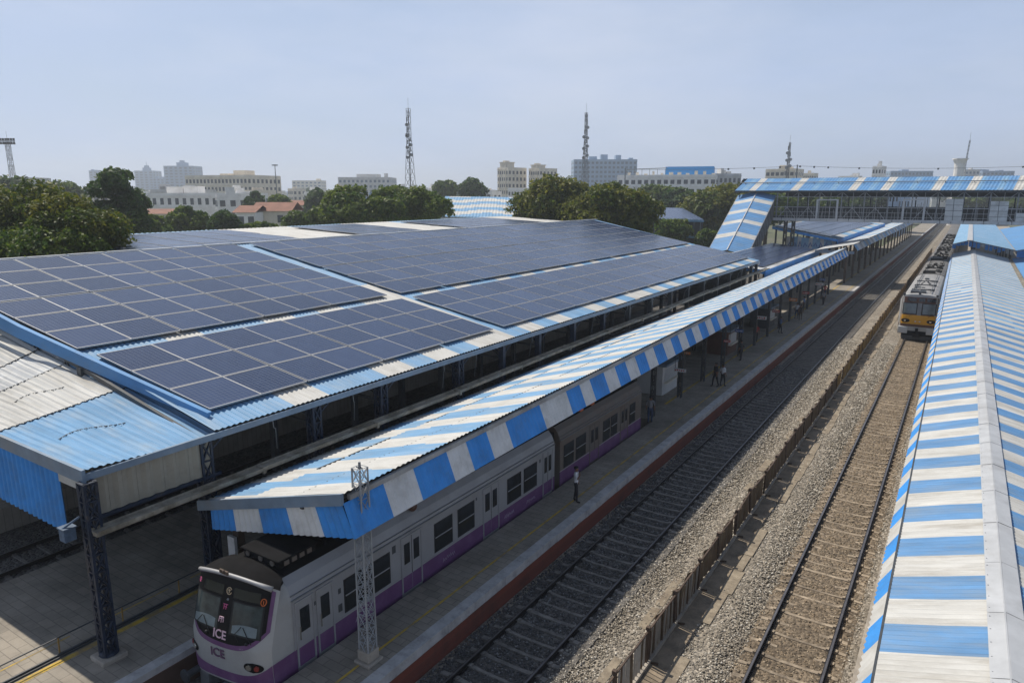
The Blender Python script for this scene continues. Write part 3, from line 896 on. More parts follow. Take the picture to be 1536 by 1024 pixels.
# trough gutter slung along the columns
gt = MB(); rg = random.Random(4)
y = 8.6; n = 0
while y < 84:
    l = 5.4
    za = 5.02 + (y - 8.6) * .0075; zb = 5.02 + (y + l - 8.6) * .0075 + rg.uniform(-.05, .05)
    xo = -18.98 + rg.uniform(-.05, .05)
    gt.hexa([(xo - .08, y, za - .12), (xo + .13, y, za - .12), (xo + .13, y + l, zb - .12), (xo - .08, y + l, zb - .12)],
            [(xo - .16, y, za), (xo + .14, y, za), (xo + .14, y + l, zb), (xo - .16, y + l, zb)])
    gt.bar((xo + .18, y, za - .01), (xo + .18, y + l, zb - .01), .03, .12); gt.bar((xo - .17, y, za + .03), (xo - .17, y + l, zb + .04), .04, .08)
    if n: gt.box(xo - .22, xo + .20, y - .06, y + .06, za - .18, za + .05)
    y += l; n += 1
gt.build('gutter', 'gutter', shed)

# solar panels: one glass sheet with an aluminium frame each
PW, PD = 2.072, 2.008
ang = math.atan(SL)
SKEW = .075
def panel_meshes(pw, pd):
    gl = MB(); gl.box(-pd / 2 + .018, pd / 2 - .018, -pw / 2 + .018, pw / 2 - .018, -.02, .012)
    gl.v = [(x, y + SKEW * x, z) for x, y, z in gl.v]
    go = gl.build('solar_panel', 'cell')
    fr = MB()
    a, b2, w = pd / 2, pw / 2, .026
    fr.box(-a, a, -b2, -b2 + w, -.035, .022).box(-a, a, b2 - w, b2, -.035, .022).box(-a, -a + w, -b2 + w, b2 - w, -.035, .022).box(a - w, a, -b2 + w, b2 - w, -.035, .022)
    for k in (-1, 1):
        fr.box(-a * .6, -a * .5, k * (b2 - .3) - .03, k * (b2 - .3) + .03, -.17, -.036).box(a * .5, a * .6, k * (b2 - .3) - .03, k * (b2 - .3) + .03, -.17, -.036)
    fr.v = [(x, y + SKEW * x, z) for x, y, z in fr.v]
    fo = fr.build('frame', 'panel_frame', go)
    return go
proto = panel_meshes(PW, PD)
first = [True]
def place_panel(x, y, z, a, label, group, pr=proto, jit=None):
    if pr is proto and first[0]:
        o = proto; first[0] = False
    else:
        o = dup(pr)
    o.location = (x, y, z)
    o.rotation_euler = (0, a, 0)
    if jit: o.rotation_euler = (jit[0], a + jit[1], 0)
    tag(o, label, 'solar panel', group)
    return o
rg = random.Random(12)
GRP = 'solar panels on the big shed roof'
XROW = [-21.58, -23.59, -25.6] + [-28.42 - 2.03 * k - .10 * (k // 3) for k in range(6)]
NEAR = [13.35 + 2.078 * k + .06 * (k // 2) for k in range(8)]
FAR = [30.85 + 2.078 * k + .06 * (k // 2) for k in range(24)]
for r, x in enumerate(XROW):
    tier = .12
    for grp_n, (ys, sh_) in enumerate(((NEAR, -.8 if r > 2 else 0), (FAR, 0.05))):
        for cidx, y in enumerate(ys):
            yy = y + SKEW * (x + 20.57) + (-.2 if grp_n == 0 and r > 2 else 0) + (.3 if grp_n else 0)
            if yy + PW > Y1 - .3: continue
            lab = '%s solar array, %s row up from the eave, %s panel from the near end' % ('nearer' if grp_n == 0 else 'farther', ORD[r + 1], ORD[cidx + 1])
            place_panel(x, yy + PW / 2, rz(x) + .15 + .01 * (r > 2), ang, lab, GRP, jit=(rg.uniform(-.008, .008), rg.uniform(-.006, .006)))

# rear shed roof, seen over the ridge
def rz2(x): return 10.16 + .045 * (-42 - x)
rear = thing('station_shed', 'rear shed roof of patched white and blue sheets beyond the big solar roof', 'station shed', (-50, 55, 0))
sh = MB()
corr(sh, (-42, 24.6, rz2(-42)), (-42, 86, rz2(-42)), (-57, 86, rz2(-57)), (-57, 24.6, rz2(-57)), period=.45, amp=.03, nv=3,
     mf=lambda s, t: 1 if (14.5 < s < 22.5 or 29.5 < s < 37 or s > 55) else 0)
sh.build('roof_sheeting', ['blue_far', 'white'], rear, solid=.006)
sh = MB(); sh.box(-57.2, -57, 24.7, 86, 0, rz2(-57) - .1); sh.box(-42.3, -42.1, 24.7, 86, 0, rz2(-42) - .2); sh.box(-57, -42.3, 24.7, 24.9, 0, rz2(-42) - .2)
sh.build('wall', 'wall_grey', rear)
for x in (-43.6, -45.7, -47.8, -49.9, -52.0, -54.1):
    pass
pr2 = panel_meshes(2.7, 4.2); 
rows2 = [(-44.25, 1), (-48.5, 2), (-52.75, 3)]
used = False
for (x, r) in rows2:
    for blk, ys in ((1, [24.9, 27.7, 30.5, 33.3, 36.1]), (2, [46.0, 48.8, 51.6]), (3, [61.6 + 2.8 * k for k in range(6)])):
        pass
        for cidx, y in enumerate(ys):
            o = pr2 if not used else dup(pr2); used = True
            o.location = (x, y + 1.4, rz2(x) + .16); o.rotation_euler = (0, math.atan(.045), 0)
            tag(o, 'wide rear roof solar panel, %s in its %s block, %s row back' % (ORD[cidx + 1], ORD[blk], ORD[r]), 'solar panel', 'solar panels on the rear roof')

# ------------------------------------------------------------------ striped platform canopy over the train
can = thing('platform_canopy', 'blue and white striped canopy with a hanging striped valance above the purple train', 'platform canopy', (-16, 50, 0))
YA, YB = 11.98, 106.0
def cl_(y, a, b): return a + (b - a) * (y - YA) / (YB - YA)
def LE(y): return Vector((cl_(y, -19.15, -18.5), y, cl_(y, 4.60, 4.9)))         # low edge
def RE(y): return Vector((cl_(y, -12.98, -13.75), y, cl_(y, 6.28, 6.75)))         # high edge
def VT(y): return RE(y) + Vector((.0, 0, -.22))
def VB(y): return Vector((cl_(y, -12.62, -13.35), y, cl_(y, 5.14, 5.72)))
edges = [11.9, 13.5, 14.78, 16.34, 17.44, 18.6, 19.76, 22.15, 24.33, 25.54, 26.56, 28.01, 29.15]
while edges[-1] < YB: edges.append(edges[-1] + 1.235)
def stripe(y):
    k = 0
    while k < len(edges) - 1 and y > edges[k + 1]: k += 1
    return k % 2
top = MB()
for (f0, f1, lift) in ((0, .36, 0), (.35, .70, .02), (.69, 1.0, .04)):
    n = int((YB - YA) / .055)
    def fn(u, t, f0=f0, f1=f1, lift=lift):
        y = YA + u * (YB - YA)
        p = LE(y).lerp(RE(y), f0 + (f1 - f0) * t)
        sag = .05 * math.sin(y * .21 + f0 * 7) * (1 - abs(t - .5))
        return (p.x, p.y, p.z + .02 * math.sin(y / .22 * 6.283) + lift + sag * .5)
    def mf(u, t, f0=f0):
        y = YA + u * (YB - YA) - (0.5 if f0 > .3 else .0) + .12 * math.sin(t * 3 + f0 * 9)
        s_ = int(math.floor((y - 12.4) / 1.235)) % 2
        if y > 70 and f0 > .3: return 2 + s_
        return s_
    top.grid(fn, n, 2, mf=mf)
top.build('roof_sheeting', ['blue_pale', 'white', 'blue_far', 'white_grey'], can, solid=.006)
va = MB()
n = int((YB - YA) / .06)
def fn(u, t):
    y = YA + u * (YB - YA)
    p = VT(y).lerp(VB(y), t)
    w = .025 * math.sin(y / .24 * 6.283)
    return (p.x + w * .8, p.y, p.z + w * .5)
va.grid(fn, n, 1, mf=lambda u, t: stripe(YA + u * (YB - YA) ))
va.build('valance', ['blue', 'white_valance'], can, solid=.008)
lap = MB(); rg = random.Random(2)
for f in (.355, .695):
    y = YA + .3
    while y < 95:
        l = rg.uniform(.4, 1.6)
        if rg.random() < .8:
            lap.bar(LE(y).lerp(RE(y), f) + Vector((0, 0, .035)), LE(y + l).lerp(RE(y + l), f) + Vector((0, 0, .035)), .045, .03)
        y += l + rg.uniform(.03, .3)
lap.build('sheet_lap', 'steel_dark', can)
# gable front: fascia and striped skirt
gf = MB()
A, B = LE(YA), RE(YA)
A = A + (A - B) * .06
def gp(f, dz, dy=0): p = A.lerp(B, f); return Vector((p.x, YA - .06 + dy, p.z + dz))
gf.hexa([gp(0, -.30), gp(1, -.27), gp(1, -.27, .08), gp(0, -.30, .08)], [gp(0, .03), gp(1, .06), gp(1, .06, .08), gp(0, .03, .08)])
gf.build('gable_fascia', 'fascia', can)
gs = MB()
A2 = Vector((-18.98, YA + .05, 4.32)); B2 = Vector((-13.05, YA + .05, 6.02)); C2 = Vector((-12.64, YA + .05, 5.13)); D2 = Vector((-18.98, YA + .05, 3.66))
corr(gs, A2, B2, C2, D2, period=.26, amp=.03, mf=lambda s, t: int(s / 1.25) % 2)
gs.build('gable_skirt', ['blue', 'white_valance'], can, solid=.008)
eb = MB()
for y in np.arange(YA + .2, YB, 3.1):
    l = min(3.08, YB - y - .1)
    eb.bar(RE(y) + Vector((.0, 0, -.12)), RE(y + l) + Vector((.0, 0, -.12)), .12, .14)
eb.build('ridge_trim', 'rust_roof', can)
eb = MB(); eb.bar(LE(YA) + Vector((0, 0, -.1)), LE(YB) + Vector((0, 0, -.1)), .1, .14); eb.bar((-16, YA, 5.25), (-16, YB, 5.6), .12, .16); eb.bar((-14.65, YA, 5.55), (-14.65, YB, 5.9), .12, .16)
eb.build('purlin', 'steel_dark', can)
ps = MB(); ps.box(-18.62, -18.36, 11.98 + .5, 12.22 + .5, PZ, 4.4); ps.box(-18.7, -18.28, 11.9 + .5, 12.3 + .5, 2.9, 3.0)
ps.build('post', 'rusty_post', can)
ps = MB(); ps.box(-18.66, -18.32, 12.3, 12.4, 2.72, 3.42); ps.build('notice_plate', 'sign_white', can)
for i, y in enumerate(np.arange(38.2, 104, 4.75)):
    ps = MB(); y = float(y)
    lattice(ps, -14.64, y, PZ, 5.45, .22, .8, leg=.05, brace=.04) if i < 5 else ps.box(-14.75, -14.53, y - .11, y + .11, PZ, 5.5)
    ps.bar((-14.64, y, 4.6), (-13.1, y, 5.75), .06); ps.bar((-14.64, y, 4.6), (-16.0, y, 5.2), .06)
    ps.build('post', 'steel_dark', can)
    ps = MB(); ps.box(-18.6, -18.35, y - .12, y + .12, PZ, 4.6); ps.build('post', 'steel_dark', can)
    ps = MB(); ps.bar((-18.6, y, 4.55), (-13.2, y, 6.0), .08, .12); ps.build('rafter', 'steel_dark', can)
for i, y in enumerate((16, 21, 26, 31)):
    ps = MB(); ps.bar((-18.6, y, 4.5), (-13.1, y, 6.0), .08, .12); ps.build('rafter', 'steel_dark', can)
    ps = MB(); ps.box(-18.6, -18.35, y - .12, y + .12, PZ, 4.6); ps.build('post', 'steel_dark', can)

# second canopy, farther along the same platform
can2 = thing('platform_canopy', 'pale weathered canopy farther along the platform, continuing behind the striped one', 'platform canopy', (-16, 160, 0))
top = MB()
YC, YD = 112.0, 262.0
corr(top, (-18.6, YC, 5.9), (-18.6, YD, 5.9), (-13.6, YD, 6.9), (-13.6, YC, 6.9), period=.5, amp=.03, mf=lambda s, t: 1 if int(s / 5.3) % 3 == 0 and s > 20 else 0)
top.build('roof_sheeting', ['white_grey', 'blue_far'], can2, solid=.008)
top = MB()
corr(top, (-13.55, YC, 6.8), (-13.55, YD, 6.8), (-13.0, YD, 6.0), (-13.0, YC, 6.0), period=.5, amp=.03, mf=lambda s, t: (1, 0, 2, 0, 1, 2)[int(s / 2.4) % 6])
top.build('valance', ['white_grey', 'blue_far', 'rust_roof'], can2, solid=.008)
top = MB(); top.box(-18.7, -13.4, YC - .1, YC, 5.5, 5.9); top.build('gable_fascia', 'fascia', can2)
for y in np.arange(114, 258, 8.0):
    y = float(y)
    ps = MB(); ps.box(-14.8, -14.5, y - .15, y + .15, PZ, 6.3); ps.bar((-14.65, y, 5.0), (-13.3, y, 6.2), .1); ps.build('post', 'rusty_post', can2)
    ps = MB(); ps.box(-18.4, -18.1, y - .15, y + .15, PZ, 5.8); ps.build('post', 'rusty_post', can2)

# ------------------------------------------------------------------ right hand canopy
rc = thing('platform_canopy', 'long blue and white striped gable canopy with a grey ridge strip, beside the sunlit track', 'platform canopy', (1.2, 60, 0))
YR0, YR1 = 9.0, 128.0
def rl(y, a, b): return a + (b - a) * (y - 13) / (118 - 13)
def RL(y): return Vector((rl(y, -.54, -1.42), y, 5.0))
def RD(y): return Vector((rl(y, 1.52, 1.06), y, 5.68))
def RR(y): return Vector((rl(y, 5.35, 5.55), y, 4.62))
ST = 1.118
def stripe2(y): return int(math.floor((y - 14.49) / ST)) % 2
for nm, P0, P1, off in (('left_roof_sheeting', RL, RD, 0), ('right_roof_sheeting', RD, RR, .1)):
    mb = MB()
    def fn(u, t, P0=P0, P1=P1):
        y = YR0 + u * (YR1 - YR0)
        p = P0(y).lerp(P1(y), t)
        return (p.x, p.y, p.z + .016 * math.sin(y / .186 * 6.283) + .012 * math.sin(y * .55 + t * 4))
    nn = int((YR1 - YR0) / .0466)
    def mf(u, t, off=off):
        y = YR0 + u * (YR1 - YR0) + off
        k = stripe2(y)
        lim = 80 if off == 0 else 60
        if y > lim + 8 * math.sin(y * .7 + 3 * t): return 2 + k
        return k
    mb.grid(fn, nn, 2, mf=mf)
    mb.build(nm, ['canopy_blue', 'canopy_white', 'blue_far', 'canopy_white'], rc, solid=.005)
mb = MB()
def fn(u, t):
    y = YR0 + u * (YR1 - YR0)
    a = RL(y) + Vector((-.02, 0, -.05)); b2 = Vector((a.x - .30, y, 4.42))
    p = a.lerp(b2, t); w = .02 * math.sin(y / .24 * 6.283)
    return (p.x + w, y, p.z)
mb.grid(fn, int((YR1 - YR0) / .06), 1, mf=lambda u, t: 1 - stripe2(YR0 + u * (YR1 - YR0) + .5))
mb.build('valance', ['blue', 'white'], rc, solid=.006)
mb = MB(); y = YR0; rg = random.Random(6)
while y < YR1:          # folded ridge flashing in lapped lengths
    l = 2.35
    a, b2 = RD(y), RD(y + l)
    dz = rg.uniform(0, .012)
    for sgn, sl in ((-1, .33), (1, .27)):
        w_ = .31 if sgn < 0 else .31
        mb.quad(a + Vector((0, 0, .075 + dz)), b2 + Vector((0, 0, .07)), b2 + Vector((sgn * w_, 0, .07 - w_ * sl)), a + Vector((sgn * w_, 0, .075 + dz - w_ * sl)))
    mb.bar(a + Vector((-.02, 0, .075)), b2 + Vector((-.02, 0, .075)), .025, .015)
    for k in range(5):
        yy = y + .2 + k * .5
        for sgn in (-1, 1):
            q = RD(yy); mb.box(q.x + sgn * .27 - .010, q.x + sgn * .27 + .010, yy - .010, yy + .010, q.z - .03, q.z + .0)
    y += l + .003
mb.build('ridge_flashing', 'galv', rc, solid=.004)
mb = MB(); mb.bar(RL(YR0) + Vector((-.03, 0, -.03)), RL(YR1) + Vector((-.03, 0, -.03)), .05, .07); mb.build('edge_trim', 'steel_dark', rc)
mb = MB()
for y in np.arange(YR0, YR1 - 2, 3.0):
    y = float(y); a = RR(y); b2 = RR(y + 2.9)
    mb.bar(a + Vector((.12, 0, -.03)), b2 + Vector((.12, 0, -.03)), .40, .10); mb.bar(a + Vector((.30, 0, .05)), b2 + Vector((.30, 0, .05)), .05, .14); mb.bar(a + Vector((-.06, 0, .05)), b2 + Vector((-.06, 0, .05)), .05, .14)
mb.build('valley_gutter', 'gutter', rc)
for y in np.arange(14, 126, 8.0):
    y = float(y)
    mb = MB(); mb.box(1.0, 1.3, y - .15, y + .15, PZ, 5.4); mb.bar((1.15, y, 4.0), (-.3, y, 4.78), .08); mb.bar((RL(y).x + .12, y, 4.82), (5.2, y, 4.5), .1); mb.build('post', 'steel_blue', rc)
    mb = MB(); mb.box(5.3, 5.6, y - .15, y + .15, PZ, 4.5); mb.build('post', 'steel_blue', rc)
# neighbouring blue roof beyond the valley gutter
rn = thing('platform_canopy', 'plain blue canopy roof beyond the debris filled valley gutter at right', 'platform canopy', (9, 70, 0))
mb = MB(); corr(mb, (5.95, 20, 4.62), (5.95, 128, 4.62), (14, 128, 5.9), (14, 20, 5.9), period=.3, amp=.025, mf=lambda s, t: 0)
mb.build('roof_sheeting', ['blue_roof'], rn, solid=.006)
for y in np.arange(24, 126, 10.0):
    mb = MB(); mb.box(9.9, 10.2, float(y) - .15, float(y) + .15, PZ, 5.1); mb.build('post', 'steel_blue', rn)
# raised canopy sections behind
ru = thing('platform_canopy', 'raised pale blue canopy section with a torn blue skirt, overlapping the striped gable canopy', 'platform canopy', (1, 170, 0))
YU0, YU1 = 128.6, 330.0
mb = MB()
for a, b2 in (((-1.72, 6.35), (.35, 7.0)), ((.35, 7.0), (6.2, 5.75))):
    corr(mb, (a[0], YU0, a[1]), (a[0], YU1, a[1]), (b2[0], YU1, b2[1]), (b2[0], YU0, b2[1]), period=.6, amp=.03, mf=lambda s, t: 0)
mb.build('roof_sheeting', ['blue_far'], ru, solid=.008)
mb = MB(); mb.bar((.45, YU0, 7.03), (.45, YU1, 7.03), .75, .06); mb.build('ridge_flashing', 'galv', ru)
mb = MB()
rg = random.Random(21)
P_ = [(-1.75, 6.4, 5.75), (.35, 7.0, 6.1), (6.2, 5.75, 5.0)]
for (x0, za, zb), (x1, zc, zd) in zip(P_[:-1], P_[1:]):
    nseg = int((x1 - x0) / .5)
    for k in range(nseg):
        f, f2 = k / nseg, (k + 1) / nseg - .02
        zz = zb + (zd - zb) * f + rg.choice((0, 0, .05, .35))
        mb.box(x0 + (x1 - x0) * f, x0 + (x1 - x0) * f2, YU0 - .05, YU0 - .02, zz, za + (zc - za) * f - .02, m=1 if rg.random() < .22 else 0)
mb.build('skirt', ['blue', 'white_grey'], ru)
mb = MB(); mb.bar((-1.8, YU0 - .08, 6.38), (.35, YU0 - .08, 7.02), .08, .12); mb.bar((.35, YU0 - .08, 7.02), (6.25, YU0 - .08, 5.78), .08, .12); mb.build('gable_fascia', 'fascia', ru)
for y in np.arange(132, 300, 12.0):
    mb = MB(); mb.box(1.0, 1.3, float(y) - .15, float(y) + .15, PZ, 6.7); mb.box(5.7, 6.0, float(y) - .15, float(y) + .15, PZ, 5.7); mb.build('post', 'steel_dark', ru)
rv = thing('platform_canopy', 'raised blue roof sloping up to the right behind the torn skirt', 'platform canopy', (10, 160, 0))
mb = MB(); corr(mb, (6.35, YU0 - 2, 5.75), (6.35, 205, 5.75), (15, 205, 7.6), (15, YU0 - 2, 7.6), period=.5, amp=.03, mf=lambda s, t: 0)
mb.build('roof_sheeting', ['blue_roof'], rv, solid=.008)
mb = MB(); mb.box(6.4, 15, YU0 - 2.08, YU0 - 2.03, 4.9, 5.7); mb.hexa([(6.4, YU0 - 2.08, 5.71), (15, YU0 - 2.08, 5.71), (15, YU0 - 2.03, 5.71), (6.4, YU0 - 2.03, 5.71)], [(6.4, YU0 - 2.08, 5.74), (15, YU0 - 2.08, 7.55), (15, YU0 - 2.03, 7.55), (6.4, YU0 - 2.03, 5.74)])
mb.build('skirt', 'blue', rv)
for y in (135, 150, 165, 180, 195):
    mb = MB(); mb.box(9.9, 10.2, y - .15, y + .15, PZ, 6.3); mb.build('post', 'steel_dark', rv)

# ------------------------------------------------------------------ low sheds by the footbridge
def shed_roof(name, label, x0, z0, x1, z1, y0, y1, mats, loc, fascia='blue', wall=None):
    t = thing(name, label, 'station shed', loc)
    mb = MB(); corr(mb, (x0, y0, z0), (x0, y1, z0), (x1, y1, z1), (x1, y0, z1), period=.5, amp=.025, mf=lambda s, t: int(s / 6) % 2 if len(mats) > 1 else 0)
    mb.build('roof_sheeting', mats, t, solid=.01)
    mb = MB(); mb.box(x0 - .1, x0 + .05, y0, y1, z0 - .75, z0 - .03); mb.build('eave_fascia', fascia, t)
    mb = MB()
    mb.hexa([(x1, y0 - .1, z1 - .45), (x0, y0 - .1, z0 - .45), (x0, y0, z0 - .45), (x1, y0, z1 - .45)], [(x1, y0 - .1, z1 - .04), (x0, y0 - .1, z0 - .04), (x0, y0, z0 - .04), (x1, y0, z1 - .04)])
    mb.build('gable_fascia', fascia, t)
    mb = MB()
    for y in np.arange(y0 + 1, y1, 6.0):
        mb = MB(); mb.box(x0 - .5, x0 - .25, float(y), float(y) + .25, PZ, z0 - .1); mb.box(x1 + .3, x1 + .55, float(y), float(y) + .25, PZ, z1 - .1); mb.build('column', 'steel_dark', t)
    return t
sg = shed_roof('station_shed', 'low grey panelled shed roof with blue eave, by the footbridge stair', -19.2, 5.35, -26.8, 6.15, 84, 120.4, ['white_grey', 'rust_roof'], (-23, 100, 0))
def field(parent_t, x0, z0, x1, z1, y0, y1, nx, ny, label):
    mb = MB()
    for i in range(nx):
        for j in range(ny):
            def P(a, b2, dz):
                f = a / nx; return (x0 + (x1 - x0) * f, y0 + (y1 - y0) * b2 / ny, z0 + (z1 - z0) * f + dz)
            mb.hexa([P(i + .97, j + .03, .08), P(i + .03, j + .03, .08), P(i + .03, j + .97, .08), P(i + .97, j + .97, .08)],
                    [P(i + .97, j + .03, .13), P(i + .03, j + .03, .13), P(i + .03, j + .97, .13), P(i + .97, j + .97, .13)])
    o = mb.build('solar_panel_field', 'cell', None)
    tag(o, label, 'solar panels', kind='stuff')
field(sg, -19.9, 5.43, -26.4, 6.11, 86, 119, 4, 15, 'greyish solar panels laid over the low roof before the stair')
shh = shed_roof('station_shed', 'panelled shed roof with a mural wall beneath, under the footbridge', -17.3, 6.95, -27.5, 8.75, 123, 196, ['blue_far', 'white_grey'], (-21, 150, 0))
field(shh, -18.6, 7.18, -27.0, 8.66, 124, 185, 4, 22, 'distant solar panels on the shed roof under the footbridge')
mb = MB(); rg = random.Random(31)
for k in range(13):
    xa = -25.2 + k * .58
    mb.box(xa, xa + .57, 123.6, 123.7, 4.6, 6.9 + rg.uniform(-.2, 0) + .05 * (13 - k) * .6, m=(k * 5 + 1) % 3 % 2)
mb.build('mural_wall', ['blue_far', 'white_grey'], shh)
mb = MB()
for k in range(9):
    xa = -24.9 + k * .8
    mb.tube([(xa, 123.55, 5.3 + rg.uniform(0, .4)), (xa + .25, 123.55, 6.1 + rg.uniform(0, .3)), (xa + .5, 123.55, 5.6)], .09, 6)
mb.build('mural_scrawl', 'sign_blue', shh)

def far_shed(name, label, u0, u1, vt, vb, d, mats, depth, body='wall_grey', blue=True):
    a, b2 = at(u0, vt, d), at(u1, vt, d)
    dr = (b2 - a); dr.z = 0; L_ = dr.length; dr.normalize(); bk = Vector((-dr.y, dr.x, 0))
    if bk.dot(Fh) < 0: bk = -bk
    zt = a.z; zb = at(u0, vb, d).z
    c_ = (a + b2) / 2
    t = thing(name, label, 'shed', (c_.x, c_.y, 0))
    A_ = Vector((a.x, a.y, zb)); B_ = Vector((b2.x, b2.y, zb - .2))
    mb = MB(); corr(mb, A_, B_, B_ + bk * depth + Vector((0, 0, zt - zb)), A_ + bk * depth + Vector((0, 0, zt - zb)), period=.6, amp=.03, nv=24, mf=lambda s, q: int(q * 7 + .35 * math.sin(s * .5)) % len(mats))
    mb.build('roof_sheeting', mats, t, solid=.02)
    mb = MB(); mb.hexa([A_ * 1 + Vector((0, 0, -zb)), B_ + Vector((0, 0, -B_.z)), B_ + bk * depth * .95 + Vector((0, 0, -B_.z)), A_ + bk * depth * .95 + Vector((0, 0, -zb))],
                       [A_ + Vector((0, 0, -.15)), B_ + Vector((0, 0, -.15)), B_ + bk * depth * .95 + Vector((0, 0, -.15)), A_ + bk * depth * .95 + Vector((0, 0, -.15))])
    mb.build('wall', body, t)
    return t, A_, B_, bk
far_shed('goods_shed', 'blue and white striped shed roof between the two big leafy trees', 652, 778, 295, 325, 128, ['blue_pale', 'white'], 21)
tF, A_, B_, bk = far_shed('platform_building', 'dark two storey building with grey roof and pale eave, right of the olive tree', 968, 1056, 313, 328, 130, ['cell'], 17, body='steel_dark')
mb = MB(); mb.bar(A_ + Vector((0, 0, -.3)) - bk * .3, B_ + Vector((0, 0, -.25)) - bk * .3, .6, .35); mb.bar(A_ + Vector((0, 0, -3.3)) - bk * .5, B_ + Vector((0, 0, -3.1)) - bk * .5, 1.0, .5); mb.build('eave', 'blue_far', tF)
mb = MB()
for k in range(9):
    q = A_.lerp(B_, (k + .5) / 9); mb.bar(q + Vector((0, 0, -.5)) - bk * .4, q + Vector((0, 0, -3.2)) - bk * .4, .14)
mb.build('balcony_posts', 'steel_grey', tF)

# ------------------------------------------------------------------ footbridge
fb = thing('footbridge', 'covered steel footbridge with a blue and white roof crossing above all the tracks', 'footbridge', (-10, 125, 0))
BX0, BX1, BN, BF = -33.4, 17.0, 121.0, 129.0
mb = MB()
wst = [-31.2, -24.6, -16.2, -11.8, -5.2, -.9, 4.6, 9.3]
def bandb(x):
    for w in wst:
        if w <= x < w + 1.15: return 1
    return 2 if (x * .37) % 1 < .3 else 0
for ya, za, yb, zb in ((BN - .5, 14.55, 125, 16.55), (125, 16.55, BF + .5, 14.55)):
    def fn(u, t):
        x = BX0 + u * (BX1 - BX0)
        sk_ = .8 * t if ya < 124 else 0
        return (x + sk_, ya + (yb - ya) * t, za + (zb - za) * t + .03 * math.sin(x / .45 * 6.283))
    mb.grid(fn, int((BX1 - BX0) / .1125), 1, mf=lambda u, t: bandb(BX0 + u * (BX1 - BX0)))
mb.build('roof_sheeting', ['blue_roof', 'white', 'blue_pale'], fb, solid=.01)
mb = MB(); mb.tube([(BX0 + .3, 122.9, 15.85), (BX1, 122.9, 15.85)], .07, 6)
for k in range(14): mb.box(BX0 + 1 + k * 3.6, BX0 + 1.1 + k * 3.6, 122.8, 122.95, 15.55, 15.85)
mb.build('roof_pipe', 'steel_grey', fb)
mb = MB(); mb.box(BX0, BX1, BN - .55, BN - .45, 14.2, 14.5); mb.box(BX0, BX1, BF + .45, BF + .55, 14.2, 14.5); mb.hexa([(BX0 - .02, BN - .4, 14.4), (BX0 + .05, BN - .4, 14.4), (BX0 + .05, BF + .4, 14.4), (BX0 - .02, BF + .4, 14.4)], [(BX0 - .02, 124.9, 16.4), (BX0 + .05, 124.9, 16.4), (BX0 + .05, 125.1, 16.4), (BX0 - .02, 125.1, 16.4)])
mb.build('eave_beam', 'steel_dark', fb)
mb = MB(); mb.box(-27.0, BX1, BN - .2, BF + .2, 9.75, 9.98); mb.build('deck', 'steel_grey', fb)
mb = MB(); rg = random.Random(14)
x = -27.0
while x < BX1:
    l = rg.uniform(1.2, 2.6)
    mb.box(x, x + l - .1, BN - .28, BN - .22, 9.78, 10.22); x += l
mb.build('deck_edge_plate', 'galv', fb)
px_ = [-26.6, -23.4, -20.2, -17.0, -13.8, -10.6, -7.4, -4.2, -1.0, 2.2, 5.4, 8.6, 11.8, 15.0]
for side, yy in ((0, BN), (1, BF)):
    mb = MB(); bars = MB(); rl_ = MB()
    for i, x in enumerate(px_):
        mb = MB(); mb.bar((x, yy, 9.9), (x, yy, 14.45), .16, .16); mb.build('truss_post', 'steel_grey' if side == 0 else 'steel_dark', fb)
        if i + 1 < len(px_):
            xn = px_[i + 1]
            if i % 3 != 2:
                bars.bar((x, yy, 9.9), ((x + xn) / 2, yy, 11.9), .07); bars.bar(((x + xn) / 2, yy, 11.9), (xn, yy, 9.9), .07)
            bars.bar(((x + xn) / 2, yy, 9.9), ((x + xn) / 2, yy, 14.3), .06)
            for k in range(7):
                xx = x + (k + .5) * 3.2 / 7 + rg.uniform(-.2, .2)
                bars.bar((xx, yy + .05, 10), (xx + rg.uniform(-.15, .15), yy + .05, 11.9 + rg.uniform(-.8, .9)), .045)
            bars.bar((x, yy, 14.3), (x + .8, yy, 13.6), .06); bars.bar((xn, yy, 14.3), (xn - .8, yy, 13.6), .06)
    for z, w in ((10.55, .05), (11.2, .06), (11.95, .10), (13.55, .06), (14.35, .16)):
        rl_.bar((-27, yy, z), (BX1, yy, z), w)
    bars.build('truss_bracing', 'mast_grey' if side == 0 else 'steel_dark', fb); rl_.build('hand_rails', 'mast_grey' if side == 0 else 'steel_dark', fb)
for x0, x1, z0, z1, k in ((-20.6, -17.4, 10.05, 13.2, 'f'), (-8.6, -5.6, 10.05, 13.3, 'f'), (-3.1, -1.0, 10.05, 13.3, 'p'), (2.3, 4.4, 10.05, 13.0, 'p'), (5.4, 7.8, 10.05, 11.4, 'p')):
    mb = MB()
    if k == 'f':
        mb.box(x0, x0 + .28, BN - .16, BN - .10, z0, z1); mb.box(x1 - .28, x1, BN - .16, BN - .10, z0, z1); mb.box(x0 + .28, x1 - .28, BN - .16, BN - .10, z1 - .2, z1); mb.box(x0 + .28, x1 - .28, BN - .16, BN - .10, z0, z0 + .18)
        mb.build('panel_frame', 'galv', fb)
    else:
        mb.box(x0, x1, BN - .14, BN - .10, z0, z1); o = mb.build('infill_panel', 'white_grey', fb)
        mb = MB()
        for zz in (10.8, 11.6, 12.4):
            if zz < z1: mb.box(x0, x1, BN - .17, BN - .142, zz, zz + .05)
        mb.bar(((x0 + x1) / 2, BN - .155, z0), ((x0 + x1) / 2 - .1, BN - .155, z1), .05, .03)
        mb.build('panel_seam', 'steel_dark', o)
